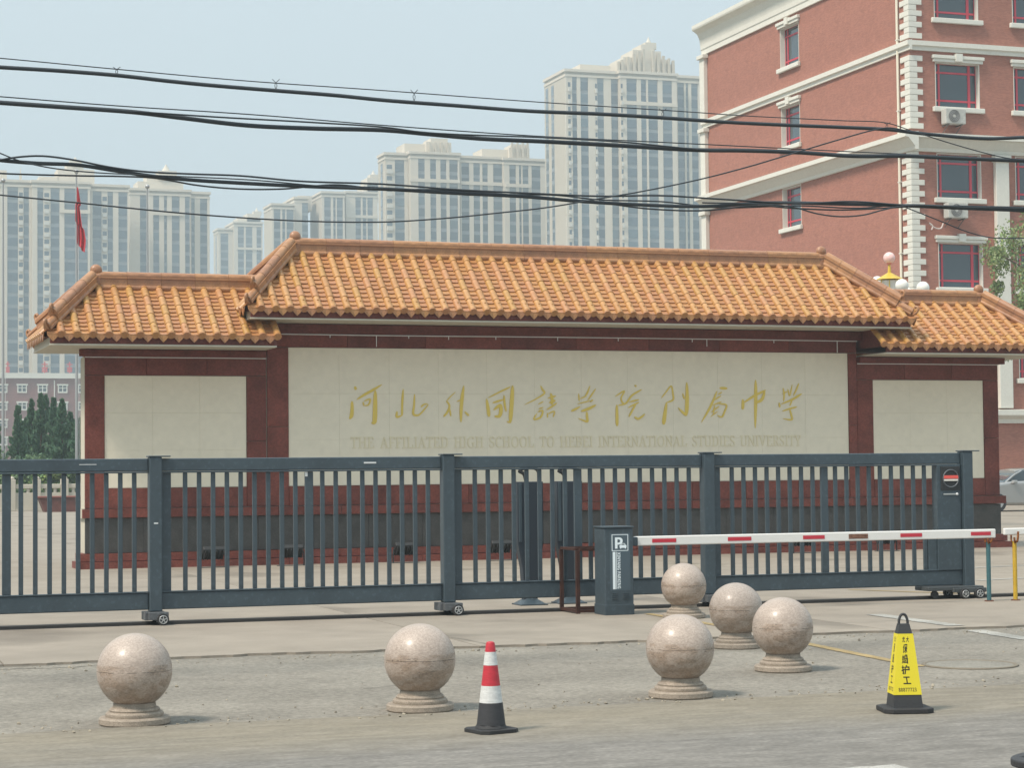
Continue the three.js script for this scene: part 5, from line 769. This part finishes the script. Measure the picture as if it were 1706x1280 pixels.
{
  const z = -95.5, o = thing('balustrade', 'pale stone balustrade with square posts at the end of the forecourt', 'balustrade', [10.8, 0, z]), m = M(C(0.60, 0.55, 0.46), 0.85, { map: rep(plasterMap, 0.5) });
  for (const px of [-20, 20, 62, 108, 150]) { const x = U(px, 830, z).x; partW(o, 'post', metric(rb(x - 0.17, x + 0.17, 0, 1.42, z - 0.17, z + 0.17, 0.02)), m); partW(o, 'post_knob', new THREE.SphereGeometry(0.13, 16, 10).scale(1, 0.7, 1).translate(x, 1.46, z), m); }
  for (const [a, b] of [[-20, 20], [20, 62], [62, 108], [108, 150]]) { const x0 = U(a, 830, z).x + 0.172, x1 = U(b, 830, z).x - 0.172; partW(o, 'panel', metric(rb(x0, x1, 0.1, 0.82, z - 0.08, z + 0.08, 0.01)), m); partW(o, 'handrail', metric(rb(x0, x1, 1.0, 1.2, z - 0.11, z + 0.11, 0.03)), m); for (const f of [0.28, 0.72]) partW(o, 'baluster', cyl(0.08, 0.08, 0.18, 10).translate(x0 + (x1 - x0) * f, 0.82, z), m); partW(o, 'base', metric(rb(x0, x1, 0, 0.098, z - 0.2, z + 0.2, 0.01)), m); }
  const c = U(101, 850, -92), p = thing('planter', 'dark red trapezoid planter standing before the stone balustrade', 'planter', [c.x + 0.6, 0, -92]);
  const s = new THREE.Shape(); s.moveTo(-1.3, 0); s.lineTo(1.3, 0); s.lineTo(1.55, 0.62); s.lineTo(-1.55, 0.62); part(p, 'box', metric(new THREE.ExtrudeGeometry(s, { depth: 0.9, bevelEnabled: false }).translate(0, 0, -0.45)), M(C(0.20, 0.07, 0.055), 0.8, { map: rep(darkStoneMap, 1) })); part(p, 'rim', rb(-1.6, 1.6, 0.622, 0.69, -0.5, 0.5, 0.01), M(C(0.24, 0.085, 0.065), 0.8));
}
// flagpoles
{
  const pm = M(C(0.36, 0.37, 0.37), 0.4, { metalness: 0.4 }), ps = [[6, 303, 'steel flagpole at the far left, without a flag'], [128, 288, 'tallest steel flagpole, the one that carries the red flag'], [246, 313, 'steel flagpole without a flag, rising behind the left wing roof']];
  for (const [px, py, l] of ps) {
    const t = U(px, py, -100), o = thing('flagpole', l, 'flagpole', [t.x, 0, -100], 'flagpoles in the forecourt');
    part(o, 'pole', cyl(0.08, 0.04, t.y, 16), pm); part(o, 'finial', new THREE.SphereGeometry(0.11, 16, 12).translate(0, t.y + 0.06, 0), pm); part(o, 'halyard', tube([[0.12, 1.0, 0.02], [0.10, t.y * 0.5, 0.02], [0.07, t.y - 0.1, 0.02]], 0.012, 12, 5), whiteM); part(o, 'foot', cyl(0.3, 0.3, 0.12, 20), pm);
  }
  const z = -99.9, T = U(129.5, 312, z), B = U(134, 418, z), H = T.y - B.y, f = thing('flag', 'red flag hanging limp down its pole', 'flag', [T.x, T.y, z]);
  const nU = 30, nV = 26, pos = [], uv = [], idx = [];
  for (let j = 0; j <= nV; j++) for (let i = 0; i <= nU; i++) {
    const u = i / nU, v = j / nV, w = 0.05 + 0.42 * Math.pow(v, 0.9) * (v > 0.82 ? 1 - (v - 0.82) * 1.6 : 1), fold = Math.sin(u * 13 + v * 2.2) * 0.10 * Math.min(1, v * 2.5), left = v > 0.3 && v < 0.62 ? -0.10 : -0.02;
    pos.push(left + w * (u + 0.03 * Math.sin(v * 9)), -H * (v + 0.10 * (u - 0.7) * v * (u < 0.7 ? 1.8 : 1)), fold); uv.push(u, v);
  }
  for (let j = 0; j < nV; j++) for (let i = 0; i < nU; i++) { const a = j * (nU + 1) + i, b = a + nU + 1; idx.push(a, b, a + 1, a + 1, b, b + 1); }
  const g = new THREE.BufferGeometry(); g.setAttribute('position', new THREE.Float32BufferAttribute(pos, 3)); g.setAttribute('uv', new THREE.Float32BufferAttribute(uv, 2)); g.setIndex(idx); g.computeVertexNormals();
  part(f, 'cloth', g, M(C(0.55, 0.035, 0.05), 0.8, { side: THREE.DoubleSide }));
}
// ------------------------------------------------------------------ globe lamp, tree and car beyond the right wing
{
  const z = -48, base = U(1481, 440, z), o = thing('globe_lamp', 'lamp post with a gilded lantern and a ring of white globes', 'street lamp', [base.x, 0, z]), Y = (p) => U(1481, p, z).y;
  const pole = M(C(0.62, 0.60, 0.52), 0.5), gild = M(C(0.62, 0.43, 0.05), 0.45, { metalness: 0.2 }), globeM = new THREE.MeshPhysicalMaterial({ color: C(0.74, 0.73, 0.68), roughness: 0.25, clearcoat: 0.5 }), pinkM = new THREE.MeshPhysicalMaterial({ color: C(0.78, 0.50, 0.46), roughness: 0.25, clearcoat: 0.5 });
  part(o, 'pole', cyl(0.10, 0.06, Y(480), 16), pole); part(o, 'lantern_roof', new THREE.CylinderGeometry(0.06, 0.37, Y(455) - Y(466), 6).translate(0, (Y(455) + Y(466)) / 2, 0), gild);
  const lan = part(o, 'lantern', new THREE.CylinderGeometry(0.24, 0.19, Y(468) - Y(488), 6).translate(0, (Y(468) + Y(488)) / 2, 0), globeM); for (let i = 0; i < 6; i++) { const a = i / 6 * 6.283 + 0.52; part(lan, 'corner_bar', tube([[Math.sin(a) * 0.25, Y(467), Math.cos(a) * 0.25], [Math.sin(a) * 0.20, Y(489), Math.cos(a) * 0.20]], 0.014, 4, 6), gild); }
  part(o, 'spindle', cyl(0.05, 0.025, Y(438) - Y(455), 10).translate(0, Y(455), 0), gild); part(o, 'globe', new THREE.SphereGeometry(0.155, 28, 20).translate(0, Y(430), 0), pinkM, 'pinkish top globe'); part(o, 'globe_cup', cyl(0.06, 0.09, 0.06, 14).translate(0, Y(441), 0), M(C(0.6, 0.2, 0.15), 0.5));
  const ry = Y(502); for (const [px, py, q] of [[1461, 471, -0.85], [1502, 476, 0.85], [1537, 480, 0.1], [1511, 490, -0.85], [1427, 478, -0.1], [1466, 486, 0.8]]) { const c = U(px, py, z + q), x = c.x - base.x, g = part(o, 'globe', new THREE.SphereGeometry(0.172, 28, 20).translate(x, c.y, q), globeM); part(g, 'arm', tube([[0, ry - 0.25, 0], [x * 0.5, ry - 0.28, q * 0.5], [x * 0.95, ry - 0.05, q * 0.95], [x, c.y - 0.16, q]], 0.022, 16, 6), gild); }
}
{
  const z = -58, o = thing('leafy_tree', 'feathery green tree reaching across the white pilaster of the brick block', 'tree', [U(1790, 700, z).x, 0, z]), r = rng(515), bx = o.position.x;
  const lim = [[0, 0, 0], [0.1, 2.5, 0], [-0.1, 5, 0.1], [0, 8, 0]]; part(o, 'trunk', tube(lim, 0.16, 20, 8), barkM);
  const cl = []; for (const [px, py, q] of [[1700, 392, 0.55], [1680, 405, 0.5], [1664, 418, 0.42], [1652, 424, 0.28], [1690, 430, 0.6], [1668, 442, 0.36], [1705, 455, 0.6], [1688, 468, 0.42], [1674, 476, 0.24], [1706, 490, 0.55], [1682, 500, 0.20], [1700, 515, 0.42], [1695, 545, 0.40], [1712, 560, 0.6], [1700, 580, 0.35], [1730, 420, 0.8], [1750, 470, 0.9], [1760, 540, 0.9], [1740, 370, 0.6], [1780, 420, 1.0], [1820, 480, 1.1], [1710, 380, 0.4]]) { const p = U(px, py, z); cl.push([p.x - bx, p.y, (r() - 0.5) * 1.6, q]); }
  for (const c of cl.filter((_, i) => i % 3 === 0)) part(o, 'branch', tube([[0, c[1] * 0.8, 0], [c[0] * 0.5, c[1] * 0.92, c[2] * 0.5], [c[0], c[1], c[2]]], 0.03, 10, 5), barkM);
  part(o, 'crown', leaves(5200, () => { const c = cl[Math.floor(r() * cl.length)], d = new THREE.Vector3(r() - 0.5, r() - 0.5, r() - 0.5).normalize().multiplyScalar(c[3] * Math.pow(r(), 0.5)); d.y *= 1.2; return { at: new THREE.Vector3(c[0] + d.x, c[1] + d.y, c[2] + d.z), along: new THREE.Vector3((r() - 0.5), -1.2 + r() * 0.6, r() - 0.5) }; }, 0.085, r, [0.17, 0.235, 0.10]), leafM);
}
{
  const o = thing('parked_car', 'silver car parked beyond the right end of the screen wall', 'car', [41.1, 0, -64]);   // side on, nose behind the wall
  const body = new THREE.Shape([[-2.2, 0.32], [2.15, 0.32], [2.25, 0.55], [2.2, 0.92], [1.7, 0.98], [0.9, 1.0], [-0.85, 0.96], [-1.9, 0.84], [-2.25, 0.68], [-2.28, 0.45]].map((q) => new THREE.Vector2(...q)));
  const silver = new THREE.MeshPhysicalMaterial({ color: C(0.34, 0.34, 0.33), roughness: 0.35, metalness: 0.5, clearcoat: 1, clearcoatRoughness: 0.1 });
  const ex = (s, d, b) => new THREE.ExtrudeGeometry(s, { depth: d, bevelEnabled: true, bevelSize: b, bevelThickness: b, bevelSegments: 3 }).translate(0, 0, -d / 2);
  part(o, 'body', ex(body, 1.5, 0.10), silver);
  const cab = new THREE.Shape(); cab.moveTo(-1.05, 0.98); cab.quadraticCurveTo(-0.6, 1.32, -0.25, 1.40); cab.quadraticCurveTo(0.4, 1.47, 0.9, 1.40); cab.quadraticCurveTo(1.4, 1.28, 1.75, 1.0); part(o, 'windows', ex(cab, 1.22, 0.06), paneM);
  const rf = new THREE.Shape(); rf.moveTo(-0.55, 1.36); rf.quadraticCurveTo(0.3, 1.50, 0.95, 1.42); rf.lineTo(0.95, 1.46); rf.quadraticCurveTo(0.3, 1.56, -0.55, 1.41); part(o, 'roof', ex(rf, 1.14, 0.03), silver);
  for (const s of [-1, 1]) for (const pts of [[[-1.06, 0.98, 0.70 * s], [-0.6, 1.30, 0.66 * s], [-0.3, 1.42, 0.62 * s]], [[0.45, 0.98, 0.70 * s], [0.45, 1.46, 0.64 * s]], [[1.75, 0.99, 0.70 * s], [0.95, 1.43, 0.62 * s]]]) part(o, 'pillar', tube(pts, 0.035, 10, 6), silver);
  for (const x of [-1.4, 1.35]) for (const s of [-1, 1]) { const w = part(o, 'wheel', new THREE.CylinderGeometry(0.32, 0.32, 0.2, 28).rotateX(Math.PI / 2).translate(x, 0.32, 0.76 * s), rubberM); part(w, 'rim', new THREE.CylinderGeometry(0.2, 0.2, 0.21, 20).rotateX(Math.PI / 2).translate(x, 0.32, 0.765 * s), steelM); }
  for (const s of [-1, 1]) { part(o, 'headlight', rb(-2.36, -2.2, 0.62, 0.74, 0.45 * s - 0.17, 0.45 * s + 0.17, 0.03), steelM); part(o, 'mirror', rb(-0.85, -0.68, 0.98, 1.1, 0.9 * s - 0.08, 0.9 * s + 0.08, 0.03), silver); }
  part(o, 'sill_trim', rb(-1.9, 1.9, 0.26, 0.36, -0.80, 0.80, 0.03), blackM);
}
//TAIL
const renderer = new THREE.WebGLRenderer({ antialias: true });
renderer.toneMapping = THREE.LinearToneMapping; renderer.toneMappingExposure = EXPOSURE; renderer.shadowMap.enabled = true; renderer.shadowMap.type = THREE.PCFSoftShadowMap;
renderer.setSize(1024, 769);
renderer.render(scene, camera);
